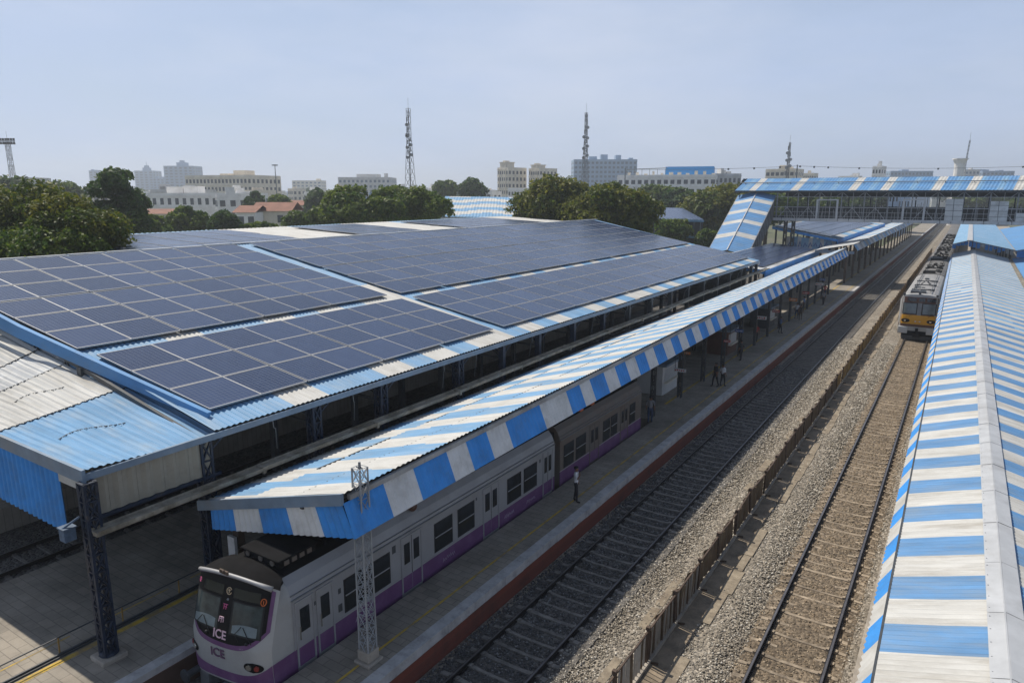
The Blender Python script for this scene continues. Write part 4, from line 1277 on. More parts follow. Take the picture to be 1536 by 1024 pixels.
mb = MB(); mb.box(-27, BX1, BN + .3, BN + .34, 9.99, 10.6); mb.box(-27, BX1, BF - .3, BF - .26, 9.99, 12.0); mb.box(-27, BX1, BF - .3, BF - .26, 13.5, 14.4); mb.build('kick_plate', 'steel_dark', fb)  # near kick plate; far sheets added as dark backing for the interior
for k, x in enumerate((-25.2, -24.0)):
    mb = MB(); lattice(mb, x, 122, PZ, 9.75, .4, 1.1, leg=.12, brace=.07); mb.build('leg', 'steel_dark', fb)
for x in (8.5, 9.7):
    mb = MB(); lattice(mb, x, 127, PZ, 9.75, .4, 1.1, leg=.12, brace=.07); mb.build('leg', 'steel_dark', fb)
# the covered stair
st = thing('footbridge_stair', 'steep covered stair of the footbridge with blue roof and white chevron stripes', 'stair', (-30, 113, 0))
SY0, SY1, SZ0, SZ1 = 106.2, 121.6, 6.15, 14.75
mb = MB()
def sband(t):
    for a, c_ in ((.115, .175), (.30, .36), (.485, .545), (.70, .765)):
        if a <= 1 - t < c_: return 1
    return 0
for xa, xb, za, zb in ((-33.1, -30.05, 0, .62), (-30.05, -27.0, .62, 0)):
    mb.grid(lambda u, t, xa=xa, xb=xb, za=za, zb=zb: (xa + (xb - xa) * u, SY0 + (SY1 - SY0) * t, SZ0 + (SZ1 - SZ0) * t + za + (zb - za) * u - 1.0 + .03 * math.sin(t * 240)),
            2, 200, mf=lambda u, t: sband(t))
mb.build('roof_sheeting', ['blue_roof', 'white'], st, solid=.01)
mb = MB(); mb.bar((-30.05, SY0 - .05, SZ0 - .33), (-30.05, SY1, SZ1 - .33), .14, .08); mb.build('ridge_cap', 'galv', st)
mb = MB()
for x in (-27.12, -32.98):
    for k in range(30):
        y = SY0 + .3 + k * (SY1 - SY0 - .6) / 29
        zt = SZ0 + (SZ1 - SZ0) * (y - SY0) / (SY1 - SY0) - 1.05
        mb.box(x - .03, x + .03, y - .2, y + .2, max(PZ, zt - 3.4), zt, m=k % 2)
mb.build('side_cladding', ['steel_grey', 'steel_dark'], st)
mb = MB()
for k in range(30):
    y = SY0 + k * .5; mb.box(-32.9, -27.2, y, y + .5, PZ + 1.0 + k * .27 - .2, PZ + 1.0 + k * .27)
mb.build('steps', 'concrete', st)
mb = MB()
for x in (-27.0, -33.1):
    mb.bar((x, SY0, SZ0 - 1.12), (x, SY1, SZ1 - 1.12), .14, .2); mb.bar((x, SY0, PZ), (x, SY0, SZ0 - 1.1), .16); mb.bar((x, 114, PZ), (x, 114, 9.3), .16)
mb.build('stair_frame', 'steel_grey', st)

# ------------------------------------------------------------------ near train: purple and silver
TC, TW = -15.89, 1.42
def roof_prof(w, dz=0):
    return [(-w, .55), (-w, 3.06 + dz), (-w + .05, 3.22 + dz), (-w + .16, 3.45 + dz), (-w + .34, 3.66 + dz), (-w + .6, 3.79 + dz), (-.4, 3.88 + dz), (.4, 3.88 + dz),
            (w - .6, 3.79 + dz), (w - .34, 3.66 + dz), (w - .16, 3.45 + dz), (w - .05, 3.22 + dz), (w, 3.06 + dz), (w, .55)]
def carriage(name, parent, xc, w, y0, y1, body, roof_i, mats, dz=0):
    mb = MB(); pr = roof_prof(w, dz)
    n = len(pr)
    ys = np.linspace(y0, y1, 13)
    o0 = 0
    vs = [(xc + x, float(y), z) for y in ys for x, z in pr]
    mb.v = vs
    for j in range(12):
        for i in range(n - 1):
            a = j * n + i
            mb.f.append((a, a + 1, a + n + 1, a + n)); mb.m.append(roof_i if 4 <= i <= 8 else 0)
        mb.f.append((j * n + n - 1, j * n, (j + 1) * n, (j + 1) * n + n - 1)); mb.m.append(1)
    mb.f.append(tuple(range(n))); mb.m.append(0)
    mb.f.append(tuple(12 * n + k for k in range(n - 1, -1, -1))); mb.m.append(0)
    o = mb.build(name, mats, parent)
    return o

train = thing('commuter_train', 'silver commuter train with purple bands and black cab front, under the striped canopy', 'train', (TC, 18, 0))
c1 = carriage('carriage', train, TC, TW, 11.28, 26.0, 'silver', 1, ['silver', 'soot'])
c2 = carriage('carriage', train, TC, TW, 26.5, 36.0, 'silver_old', 1, ['silver_old', 'soot'])
XS = TC + TW
def side(parent, y0, y1, z0, z1, name, m, off=.012, th=.02, x=XS):
    mb = MB(); mb.box(x - th + off, x + off, y0, y1, z0, z1); return mb.build(name, m, parent)
def train_window(parent, y0, y1, z0, z1, x=XS, sgn=1, bars=True):
    o = MB(); o.box(x - .03, x + .014 * sgn if sgn > 0 else x + .03, y0 - .05, y1 + .05, z0 - .05, z1 + .05) if sgn > 0 else o.box(x - .014, x + .03, y0 - .05, y1 + .05, z0 - .05, z1 + .05)
    w = o.build('window', 'rubber', parent, bevel=.012)
    p = MB(); xx = x + .020 * sgn; p.box(min(x, xx), max(x, xx), y0, y1, z0, z1); p.build('pane', 'glass_dark', w)
    if bars:
        p = MB(); zm = z0 + (z1 - z0) * .52; xx = x + .032 * sgn
        p.box(min(x, xx), max(x, xx), y0, y1, zm - .018, zm + .018); p.build('window_bar', 'silver', w)
    return w
def train_door(parent, y0, y1, z0, z1, body, double=True, x=XS):
    d = MB(); d.box(x - .03, x + .010, y0, y1, z0, z1); d.box(x - .03, x + .03, y0 - .05, y0 - .002, z0, z1 + .05); d.box(x - .03, x + .03, y1 + .002, y1 + .05, z0, z1 + .05); d.box(x - .03, x + .03, y0 - .002, y1 + .002, z1 + .005, z1 + .05)
    o = d.build('door', body, parent)
    pan = [(y0, (y0 + y1) / 2), ((y0 + y1) / 2, y1)] if double else [(y0, y1)]
    for a, b2 in pan:
        p = MB(); m_ = (b2 - a) * .2; p.box(x, x + .018, a + m_, b2 - m_, z0 + 1.0, z1 - .22); p.build('door_pane', 'glass_dark', o)
        p = MB(); p.box(x, x + .016, a + .01, b2 - .01, z0, z0 + .56); p.build('door_band', 'purple', o)
    if double:
        p = MB(); p.box(x, x + .017, (y0 + y1) / 2 - .012, (y0 + y1) / 2 + .012, z0 + .57, z1); p.build('door_seal', 'rubber', o)
    else:
        p = MB(); p.bar((x + .04, y0 + .08, z0 + .8), (x + .04, y0 + .08, z0 + 1.2), .025); p.build('handle', 'chrome', o)
    return o
doors1 = [(11.42, 11.98, False), (12.18, 12.72, False), (15.78, 16.72, True), (20.45, 21.45, True), (25.0, 25.75, True)]
wins1 = [(13.24, 14.12), (14.3, 15.16), (17.5, 18.45), (18.85, 19.8), (22.15, 23.12), (23.42, 24.4)]
def bands(parent, y0, y1, doors, body):
    cuts = sorted((a - .06, b2 + .06) for a, b2, *_ in doors)
    y = y0; mb = MB(); ml = MB()
    for a, b2 in cuts + [(y1, y1)]:
        if a > y: mb.box(XS - .02, XS + .008, y, a, .85, 1.55); ml.box(XS - .02, XS + .010, y, a, 1.552, 1.585)
        y = b2
    mb.build('side_band', 'purple', parent); ml.build('pin_stripe', 'silver_clean', parent)
    mb = MB(); mb.bar((XS + .01, y0, 3.07), (XS + .01, y1, 3.07), .05, .035); mb.bar((XS - .02, y0, 3.2), (XS - .02, y1, 3.2), .03, .02); mb.build('gutter_strip', 'steel_grey', parent)
bands(c1, 11.28, 26.0, doors1, 'silver')
for y0, y1, dbl in doors1: train_door(c1, y0, y1, PZ - .02, 2.92, 'silver', dbl)
for y0, y1 in wins1: train_window(c1, y0, y1, 1.72, 2.72)
for y, z, s_ in ((13.02, 2.5, .1), (13.02, 1.95, .15), (15.4, 2.75, .16), (12.08, 2.6, .07), (19.98, 2.75, .07), (24.7, 2.7, .09)):
    side(c1, y - s_ / 2, y + s_ / 2, z - s_ * .8, z + s_ * .8, 'side_vent', 'steel_dark')
doors2 = [(29.55, 30.5, True), (33.2, 34.1, True)]
bands(c2, 26.5, 36.0, doors2, 'silver_old')
for y0, y1, dbl in doors2: train_door(c2, y0, y1, PZ - .02, 2.86, 'silver_old', dbl)
for y0, y1 in ((26.9, 27.8), (28.1, 29.05), (31.05, 31.8), (32.0, 32.7), (34.4, 35.1)): train_window(c2, y0, y1, 1.66, 2.68)
mb = MB(); mb.box(TC - 1.1, TC + 1.1, 25.9, 26.6, .6, 3.4); mb.build('gangway', 'rubber', train)
rg = random.Random(17)      # scrawls along the band
for y in (13.6, 17.9, 21.9, 23.6):
    mb = MB()
    pts = []
    for k in range(15): pts.append((XS + .012, y + k * .05, 1.2 + (.09 if k % 2 else -.06) * rg.uniform(.4, 1.2)))
    mb.tube(pts, .012, 4); mb.build('scrawl', 'graffiti', c1)
# roof gear
mb = MB(); mb.box(TC - .6, TC + .95, 11.35, 12.65, 3.85, 4.06); mb.box(TC - .66, TC + 1.0, 11.28, 12.7, 4.06, 4.12); ac = mb.build('roof_unit', 'soot', c1, bevel=.05)
for xa in (TC - .4, TC + .15, TC + .65):
    mb = MB(); mb.cyl((xa, 11.32, 3.96), (xa, 11.38, 3.96), .085, 12); mb.build('vent', 'silver_old', ac)
for k in range(4):
    mb = MB(); mb.box(TC + .94, TC + .98, 11.5 + k * .27, 11.66 + k * .27, 3.9, 4.03); mb.build('side_grille', 'silver_old', ac)
mb = MB()
for k in range(24):
    y = 13.1 + k * .5; mb.box(TC - .85, TC + .85, y, y + .08, 3.80, 3.91)
mb.build('roof_ribs', 'soot', c1)
mb = MB(); mb.box(TC + .5, TC + .95, 16.1, 16.6, 3.75, 4.02); mb.bar((TC + .7, 16.3, 4.0), (TC + 1.25, 16.5, 3.85), .05); mb.sphere((TC + 1.22, 16.6, 3.72), .16, 8, 6); mb.build('roof_junction', 'maroon', c1)
mb = MB()
for k in range(2):
    y = 29.0 + k * 1.2
    mb.bar((TC - .6, y, 3.9), (TC + 1.2, y + .3, 4.12), .05); mb.bar((TC + 1.2, y, 3.9), (TC - .5, y + .6, 4.1), .05)
    mb.box(TC + .9, TC + 1.15, y, y + .3, 3.72, 3.95)
mb.build('pantograph', 'orange', c2)

# the cab front: one moulded nose with proud mask, bands and glass
def ny(x, z):
    u = (x - TC) / TW
    if z < 2.0: b0 = 10.02 + .05 * max(0, 1.5 - z) ** 2 * 2
    else: b0 = 10.02 + (z - 2.0) * .235 + .02 * (z - 2.0) ** 2
    return b0 + .05 * abs(u) ** 2 + .26 * abs(u) ** 6 + .15 * (x - TC)
NZ0, NZ1 = .80, 3.72
def nose_pt(u, z, off=0):
    x = TC + TW * u
    e = 1e-3
    p = Vector((x, ny(x, z), z))
    n = Vector((-(ny(x + e, z) - ny(x - e, z)) / (2 * e), 1, -(ny(x, z + e) - ny(x, z - e)) / (2 * e))).normalized()
    return p - n * off
nose = MB()
def nz_top(u): return 3.82 - .10 * abs(u) ** 2 - .16 * abs(u) ** 6
nose.grid(lambda a, b2: nose_pt(2 * a - 1, NZ0 + b2 * (nz_top(2 * a - 1) - NZ0)), 40, 40)
# fairing back to the body side and over the roof
def fair(a, b2, sgn):
    z = NZ0 + b2 * (nz_top(1) - NZ0)
    p = nose_pt(sgn, z)
    zz = z
    xw = TC + sgn * TW
    # body side narrows towards the roof
    t = a
    xe = xw
    if z > 3.06: xe = TC + sgn * np.interp(z, [3.06, 3.22, 3.45, 3.72], [TW, TW - .05, TW - .16, TW - .42])
    return (p.x + (xe - p.x) * t ** .7, p.y + (11.29 - p.y) * t, zz)
nose.grid(lambda a, b2: fair(a, b2, 1), 10, 24)
nose.grid(lambda a, b2: fair(1 - a, b2, -1), 10, 24)
cab = nose.build('cab_nose', 'silver_clean', train, smooth=True)
mb = MB()
def rf(a, b2):
    u = 2 * a - 1
    p = nose_pt(u, nz_top(u))
    q = Vector((TC + u * (TW - .3), 11.3, 3.89 - .12 * u * u - .05 * abs(u) ** 5))
    r = p.lerp(q, b2); r.z += .05 * math.sin(math.pi * b2); return r
mb.grid(rf, 24, 8); mb.build('cab_roof', 'soot', train, smooth=True)

def patch(name, mat, zlo, zhi, ul, ur, off, parent=cab, nu=28, nv=18, smooth=True):
    mb = MB()
    def fn(a, b2):
        # b2 up the patch; side edges follow ul(z), ur(z)
        um = ul(2.6) + (ur(2.6) - ul(2.6)) * a
        z = zlo(um) + (zhi(um) - zlo(um)) * b2
        u = ul(z) + (ur(z) - ul(z)) * a
        return nose_pt(u, z, off)
    mb.grid(fn, nu, nv)
    return mb.build(name, mat, parent, smooth=smooth)
smile = lambda u: 2.03 + .16 * u ** 2 + .55 * abs(u) ** 4
patch('purple_surround', 'purple', lambda u: smile(u) - .15 + .03 * u * u, lambda u: nz_top(u) - .06, lambda z: -.955, lambda z: .955, .006)
patch('black_mask', 'black', smile, lambda u: nz_top(u) - .09, lambda z: -.90 - .0 * z, lambda z: .90, .014)
patch('lower_band', 'purple', lambda u: .86, lambda u: 1.16 + .14 * u ** 2 + .26 * abs(u) ** 5, lambda z: -.995, lambda z: .995, .006)
# side continuation of the purple lower band
mb = MB()
for sgn in (1, -1):
    def fn(a, b2, sgn=sgn):
        z = .86 + b2 * (1.555 - .86)
        b3 = (z - NZ0) / (nz_top(1) - NZ0)
        p = fair(a if sgn > 0 else 1 - a, b3, sgn); return (p[0] + sgn * .008, p[1] - .004, p[2])
    mb.grid(fn, 10, 6)
mb.build('lower_band', 'purple', cab)
for (ua, ub, za, zb, nm) in ((-.84, -.17, 2.34, 3.16, 'l'), (.17, .81, 2.34, 3.16, 'r')):
    w = patch('windscreen', 'rubber', lambda u: za - .035, lambda u: zb + .035, lambda z: ua - .03, lambda z: ub + .03, .019, nu=8, nv=8)
    patch('pane', 'glass_screen', lambda u: za, lambda u: zb, lambda z: ua + .02 * (z - 2.4), lambda z: ub, .023, w, nu=8, nv=8)
    patch('desk_view', 'desk', lambda u: za + .02, lambda u: za + .20 + .10 * math.sin((u - ua) * 4), lambda z: ua + .04, lambda z: ub - .05, .026, w, nu=12, nv=4)
    p = MB()
    um = (ua + ub) / 2
    for k, du in enumerate((-.18, .1)):
        pts = [nose_pt(um + du + .1, za - .16, .04), nose_pt(um + du, za + .03, .05), nose_pt(um + du + .12 * (1 - 2 * k), za + .24, .04)]
        p.tube(pts, .011, 5)
    p.sphere(nose_pt(um + .1, za - .16, .03), .05, 8, 5)
    p.build('wiper', 'rubber', w)
for (ua, ub) in ((-.66, -.12), (.14, .74)):
    patch('destination_board', 'glass_dark', lambda u: 3.26, lambda u: 3.52, lambda z: ua, lambda z: ub, .020, nu=6, nv=3)
# visor along the top
mb = MB()
pts = [nose_pt(u, nz_top(u) - .015, .045) for u in np.linspace(-.90, .90, 13)]
mb.tube(pts, [.055] * 11 + [.065, .075], 10); mb.build('visor', 'silver', cab, smooth=True)
mb = MB(); q = nose_pt(-.1, nz_top(0), .15); mb.sphere(q + Vector((0, 0, .08)), .05, 8, 5); mb.box(q.x - .2, q.x + .15, q.y, q.y + .05, q.z + .0, q.z + .1); mb.build('horn', 'rusty_post', cab)
for u, z, r_ in ((.70, 1.50, 1), (-.86, 1.55, -1)):
    h = MB()
    h.grid(lambda a, b2, u=u, z=z: nose_pt(u + .19 * (2 * a - 1) * math.sqrt(max(0, 1 - (2 * b2 - 1) ** 2)) - .0, z + .15 * (2 * b2 - 1), .012), 10, 10)
    ho = h.build('headlight', 'black', cab, smooth=True)
    for k, (du, mm, rr) in enumerate(((-.07, 'chrome', .085), (.08, 'chrome', .075))):
        l = MB(); p = nose_pt(u + du * r_, z + .01, .02); n = (nose_pt(u + du * r_, z, 1) - nose_pt(u + du * r_, z, 0))
        l.cyl(p, p + n * .035, rr, 14); l.build('lamp', mm if k == 0 else 'red_lens', ho)
# lettering and small emblems on the front
def letter(txt, u, z, size, mat, tilt=0, off=.026):
    cu = bpy.data.curves.new('lettering', 'FONT'); cu.body = txt; cu.size = size; cu.align_x = 'CENTER'; cu.align_y = 'CENTER'; cu.extrude = .003; cu.offset = .006
    o = bpy.data.objects.new('lettering', cu); COL.objects.link(o)
    p = nose_pt(u, z, off)
    ex = (nose_pt(u + .1, z) - nose_pt(u - .1, z)).normalized(); ez = (nose_pt(u, z + .1) - nose_pt(u, z - .1)).normalized()
    en = ex.cross(ez).normalized(); ez = en.cross(ex)
    dg = bpy.context.evaluated_depsgraph_get()
    me = bpy.data.meshes.new_from_object(o.evaluated_get(dg))
    bpy.data.objects.remove(o)
    Mx = Matrix(((ex.x, ez.x, en.x, p.x), (ex.y, ez.y, en.y, p.y), (ex.z, ez.z, en.z, p.z), (0, 0, 0, 1)))
    me.transform(Mx @ Matrix.Rotation(tilt, 4, 'Z'))
    me.transform(Matrix.Translation(-Vector(train.location)))
    me.materials.clear(); me.materials.append(M[mat])
    o = bpy.data.objects.new('lettering', me); COL.objects.link(o); o.parent = cab
    return o
letter('ICE', -.07, 2.22, .33, 'pale_mark')
letter('ICE', -.12, 1.66, .36, 'plum')
def strokes(u, z, segs, mat, r=.012):
    mb = MB()
    for s_ in segs:
        mb.tube([nose_pt(u + a, z + c_, .022) for a, c_ in s_], r, 5)
    mb.build('emblem', mat, cab)
strokes(-.02, 2.98, [[(-.05, .06), (.06, .06)], [(-.03, .06), (-.03, -.07)], [(.03, .06), (.02, -.07)], [(-.03, 0), (.04, -.01)]], 'pink')
strokes(-.07, 2.62, [[(-.05, .07), (-.06, -.07)], [(0, .07), (0, -.08)], [(.05, .07), (.05, -.06)], [(-.05, .02), (.05, .03)], [(-.05, .07), (.05, .07)]], 'pale_mark')
strokes(-.80, 3.42, [[(.035 * math.cos(a), .06 * math.sin(a)) for a in np.linspace(0, 5.6, 9)], [(-.01, .02), (.015, -.02)]], 'pink')
strokes(.80, 3.30, [[(.045 * math.cos(a), .09 * math.sin(a)) for a in np.linspace(0, 6.28, 12)], [(0, .04), (0, -.05)]], 'orange', .016)
strokes(.02, 3.40, [[(.06 * math.cos(a), .09 * math.sin(a)) for a in np.linspace(.5, 6.0, 11)], [(-.03, .02), (.03, .02)], [(0, .05), (0, -.05)]], 'cream', .014)
mb = MB(); mb.sphere(nose_pt(.02, 3.18, .02), .035, 8, 5); mb.build('camera_dome', 'steel_grey', cab)
# underframe: buffer beam, buffers, coupler
mb = MB(); mb.box(TC - 1.3, TC + 1.3, 10.35, 11.2, .30, .82); mb.build('buffer_beam', 'steel_dark', train)
mb = MB(); mb.box(TC - 1.15, TC - .75, 10.0, 10.4, .3, .78); mb.box(TC + .75, TC + 1.15, 10.1, 10.4, .3, .78); mb.box(TC - .25, TC + .25, 9.7, 10.4, .35, .62); mb.build('coupler', 'steel_grey', train)
for x, yb in ((TC - 1.2, 9.55), (TC + 1.0, 9.8)):
    mb = MB(); mb.cyl((x, yb + .65, .76), (x, yb + .06, .76), .10, 12); mb.cyl((x, yb + .06, .76), (x, yb, .76), .19, 18); mb.build('buffer', 'steel_dark', train, smooth=False)
mb = MB(); mb.box(TC - 1.2, TC + 1.2, 11.3, 35.9, .2, .6); mb.build('underframe', 'soot', train)
mb = MB()
for y in (12.6, 14.8, 22.6, 24.8, 28, 30.2, 33, 35):
    for sgn in (-1, 1): mb.cyl((TC + sgn * .85 - .06, y, .6), (TC + sgn * .85 + .06, y, .6), .46, 18)
mb.build('wheels', 'rail', train)

# ------------------------------------------------------------------ far train with the yellow nose
t2 = thing('commuter_train', 'long grey roofed train with a yellow nose on the sunlit track', 'train', (-3.07, 80, 0))
T2, W2, D2 = -3.10, 1.68, .68
YF = 77.2
cars = []
for k in range(10):
    y0 = YF + .8 + k * 20.6
    cc = carriage('carriage', t2, T2, W2, y0, y0 + 20.0, 'silver_clean', 1, ['silver_clean' if k == 0 else 'silver_old', 'roof_grey' if k == 0 else 'soot_grey'], dz=D2)
    mb = MB(); rg = random.Random(40 + k)
    if k < 6:
        for j in range(9 if k else 7):
            y = y0 + .6 + j * 2.1 + rg.uniform(-.3, .3)
            for q in range(3):
                xx = T2 - .9 + q * .62 + rg.uniform(-.1, .1)
                if rg.random() < (.3 if k == 0 else .6):
                    mb.box(xx, xx + rg.uniform(.25, .55), y, y + rg.uniform(.2, .9), 4.5, 4.60 + rg.uniform(0, .10))
        mb.bar((T2 - .8, y0 + .5, 4.70), (T2 - .8, y0 + 19, 4.70), .06); mb.bar((T2 + .75, y0 + .5, 4.70), (T2 + .75, y0 + 19, 4.70), .05)
        for j in range(3):
            yy = y0 + 3.2 + 4.2 * j
            mb.bar((T2 - 1.0, yy, 4.55), (T2 + 1.0, yy + .1, 4.6), .10, .16)
            if j == 1:
                for sx in (-.45, .45): mb.bar((T2 + sx, yy, 4.6), (T2, yy + .6, 5.05), .06); mb.bar((T2 + sx, yy + 1.2, 4.6), (T2, yy + .6, 5.05), .06)
        mb.box(T2 - .95, T2 + .35, y0 + .5, y0 + 1.4, 4.5, 4.72)
        mb.build('roof_gear', 'soot' if k else 'steel_dark', cc)
        for sgn in (-1, 1):
            for j in range(8):
                y = y0 + 1.2 + j * 2.35
                if k < 3: train_window(cc, y, y + 1.1, 2.0, 2.9, x=T2 + sgn * W2, sgn=sgn, bars=False)
def n2(x, z):
    u = (x - T2) / W2
    return YF + .06 * abs(u) ** 2 + .45 * abs(u) ** 8 + max(0, z - 2.3) * .10
def n2p(u, z, off=0):
    x = T2 + W2 * u; return Vector((x, n2(x, z) - off, z))
def t2top(u): return 4.54 - .10 * u * u - .50 * abs(u) ** 7
mb = MB(); mb.grid(lambda a, b2: n2p(2 * a - 1, 1.0 + b2 * (t2top(2 * a - 1) - 1.0)), 30, 24)
for sgn in (1, -1):
    mb.grid(lambda a, b2, sgn=sgn: (T2 + sgn * W2, (lambda p: p.y + (YF + .82 - p.y) * (a if sgn > 0 else 1 - a))(n2p(sgn, 1.0 + b2 * (t2top(1) - 1.0))), 1.0 + b2 * (t2top(1) - 1.0)), 4, 12)
mb.grid(lambda a, b2: n2p(2 * a - 1, t2top(2 * a - 1)).lerp(Vector((T2 + (2 * a - 1) * (W2 - .25), YF + .82, 4.55 - .1 * (2 * a - 1) ** 2)), b2), 16, 4)
cab2 = mb.build('cab_nose', 'silver_clean', t2, smooth=True)
def patch2(name, mat, za, zb, ua, ub, off, parent=None):
    mb = MB(); mb.grid(lambda a, b2: n2p(ua + (ub - ua) * a, za + (zb - za) * b2, off), 14, 6)
    return mb.build(name, mat, parent or cab2)
patch2('window_surround', 'maroon', 2.45, 4.28, -.90, .90, .008)
patch2('yellow_band', 'yellow_train', 1.66, 2.54, -.90, .90, .014)
patch2('maroon_sill', 'maroon', 1.42, 1.66, -.98, .98, .02)
for ua, ub in ((-.80, -.12), (.16, .82)):
    w = patch2('windscreen', 'rubber', 2.62, 3.72, ua - .03, ub + .03, .016)
    patch2('pane', 'glass_grey', 2.68, 3.66, ua + .02, ub - .02, .022, w)
    mb = MB(); um = (ua + ub) / 2; mb.tube([n2p(um, 2.4, .06), n2p(um + .2, 2.75, .06)], .015, 4); mb.build('wiper', 'rubber', w)
patch2('centre_pillar', 'steel_grey', 2.54, 3.72, -.09, .12, .02)
for ua, ub in ((-.62, -.18), (-.05, .25), (.35, .8)):
    patch2('destination_board', 'glass_dark', 3.86, 4.2, ua, ub, .02)
for u in (-.62, .66):
    h = MB(); h.grid(lambda a, b2, u=u: n2p(u + .22 * (2 * a - 1) * math.sqrt(max(0, 1 - (2 * b2 - 1) ** 2)), 1.98 + .2 * (2 * b2 - 1), .022), 10, 8)
    ho = h.build('headlight', 'black', cab2); mb = MB(); p = n2p(u - .03, 1.98, .03); mb.cyl(p, p + Vector((0, -.04, 0)), .10, 12); mb.build('lamp', 'chrome', ho)
mb = MB()
for dx in (-.12, .10):
    p = n2p(dx, 1.93, .03); mb.box(p.x - .06, p.x + .06, p.y - .01, p.y + .01, 1.88, 2.0)
p = n2p(0, 1.93, .03); mb.box(p.x - .12, p.x + .10, p.y - .008, p.y + .008, 1.93, 1.95); mb.build('emblem', 'sign_white', cab2)
mb = MB(); mb.box(T2 - 1.3, T2 + 1.3, YF + .2, YF + .9, .3, 1.0); mb.box(T2 - .3, T2 + .3, YF - .3, YF + .2, .45, .75); mb.box(T2 - .12, T2 + .12, YF - .35, YF + .1, .9, 1.3); mb.build('coupler', 'soot', t2)
for u0, u1 in ((-1.32, -.66), (.66, 1.32)):
    mb = MB(); mb.box(T2 + u0 * 1.2, T2 + u1 * 1.2, YF - .02, YF + .4, .72, 1.36); mb.build('buffer_plate', 'white_grey', t2, bevel=.04)
mb = MB(); mb.box(T2 - 1.25, T2 + 1.25, YF + .1, YF + .3, .12, .5); mb.build('cow_catcher', 'steel_dark', t2)
mb = MB()
for u in (-.82, -.05, .82):
    p = n2p(u, t2top(u)); mb.box(p.x - .1, p.x + .1, p.y, p.y + .25, p.z, p.z + .2)
mb.build('horn', 'steel_dark', cab2)
mb = MB(); mb.box(T2 - 1.2, T2 + 1.2, YF + 1, YF + 205, .2, .7); mb.build('underframe', 'soot', t2)

# ------------------------------------------------------------------ platform furniture
ms = thing('lattice_mast', 'slim grey lattice mast on a concrete block before the striped canopy', 'mast', (-12.98, 12.62, PZ))
mb = MB(); lattice(mb, -12.98, 12.62, PZ + .25, 6.85, .34, .42, leg=.036, brace=.026, taper=.85); mb.build('lattice', 'mast_grey', ms)
mb = MB(); mb.box(-13.28, -12.68, 12.32, 12.92, PZ, PZ + .10); mb.box(-13.2, -12.76, 12.4, 12.84, PZ + .10, PZ + .42); mb.build('base_block', 'concrete', ms, bevel=.03)
mb = MB(); mb.bar((-13.1, 12.62, 6.84), (-12.86, 12.62, 6.84), .03); mb.bar((-12.98, 12.62, 6.8), (-12.98, 12.62, 7.0), .05); mb.build('cap_plate', 'steel_grey', ms)

rl0 = thing('platform_railing', 'low dark railing along the shaded platform to the left of the purple train', 'railing', (-20.7, 8, PZ))
mb = MB(); mb.tube([(-20.66, 2, 1.53), (-20.66, 9, 1.55), (-20.62, 14, 1.55), (-20.6, 30, 1.55)], .022, 6); mb.build('top_rail', 'steel_dark', rl0)
mb = MB(); mb.bar((-20.62, 2, 1.05), (-20.55, 30, 1.05), .05, .06); mb.bar((-20.5, 3, 1.03), (-20.48, 30, 1.03), .03, .04); mb.build('base_rail', 'steel_dark', rl0)
for y in (4.2, 6.1, 8.0, 9.83, 11.7, 13.5, 15.4, 17.3, 19.2):
    mb = MB(); mb.bar((-20.68, y, 1.0), (-20.65, y, 1.55), .035); mb.build('post', 'fence_yellow', rl0)

# hanging and standing boards under the striped canopy
rg = random.Random(77)
board_specs = [(-14.2, 41.5, 3.2, 1.1, .35, 'sign_white', 'white'), (-15.4, 46, 3.3, .9, .3, 'sign_orange', 'orange'), (-14.2, 55, 3.5, .9, .4, 'sign_blue', 'blue'), (-14.0, 51, 3.4, .7, .3, 'sign_red', 'red'),
               (-14.2, 62, 3.5, 1.2, .5, 'sign_white', 'white'), (-14.1, 67, 3.4, .9, .4, 'sign_red', 'red'), (-14.0, 74, 3.6, 1.1, .5, 'sign_orange', 'orange'), (-13.9, 80, 3.6, 1.0, .45, 'sign_red', 'red'),
               (-13.9, 88, 3.7, 1.2, .5, 'sign_white', 'white'), (-14.4, 93, 3.7, .9, .5, 'sign_blue', 'blue')]
for i, (x, y, z, w, h, mm, cn) in enumerate(board_specs):
    w *= .7; h *= .6
    t = thing('hanging_sign', 'small %s sign hung under the striped canopy, %s from the near end' % (cn, ORD[i + 1]), 'sign', (x, y, z), 'sign boards under the canopy')
    mb = MB(); mb.box(x - w / 2, x + w / 2, y - .05, y + .05, z - h / 2, z + h / 2); mb.build('board', mm, t, bevel=.015)
    mb = MB()
    for k in range(5):
        xa = x - w * .4 + k * w * .17
        mb.box(xa, xa + w * .10, y - .056, y - .052, z - h * rg.uniform(.1, .3), z + h * rg.uniform(.05, .3))
    mb.build('marks', 'sign_red' if mm == 'sign_white' else 'sign_white', t)
    mb = MB(); mb.bar((x - w * .4, y, z + h / 2), (x - w * .4, y, 5.6), .025); mb.bar((x + w * .4, y, z + h / 2), (x + w * .4, y, 5.6), .025); mb.build('hanger', 'steel_dark', t)
kb = [(-16.6, 44, 'grey'), (-16.4, 58, 'brown'), (-16.4, 72, 'dark')]
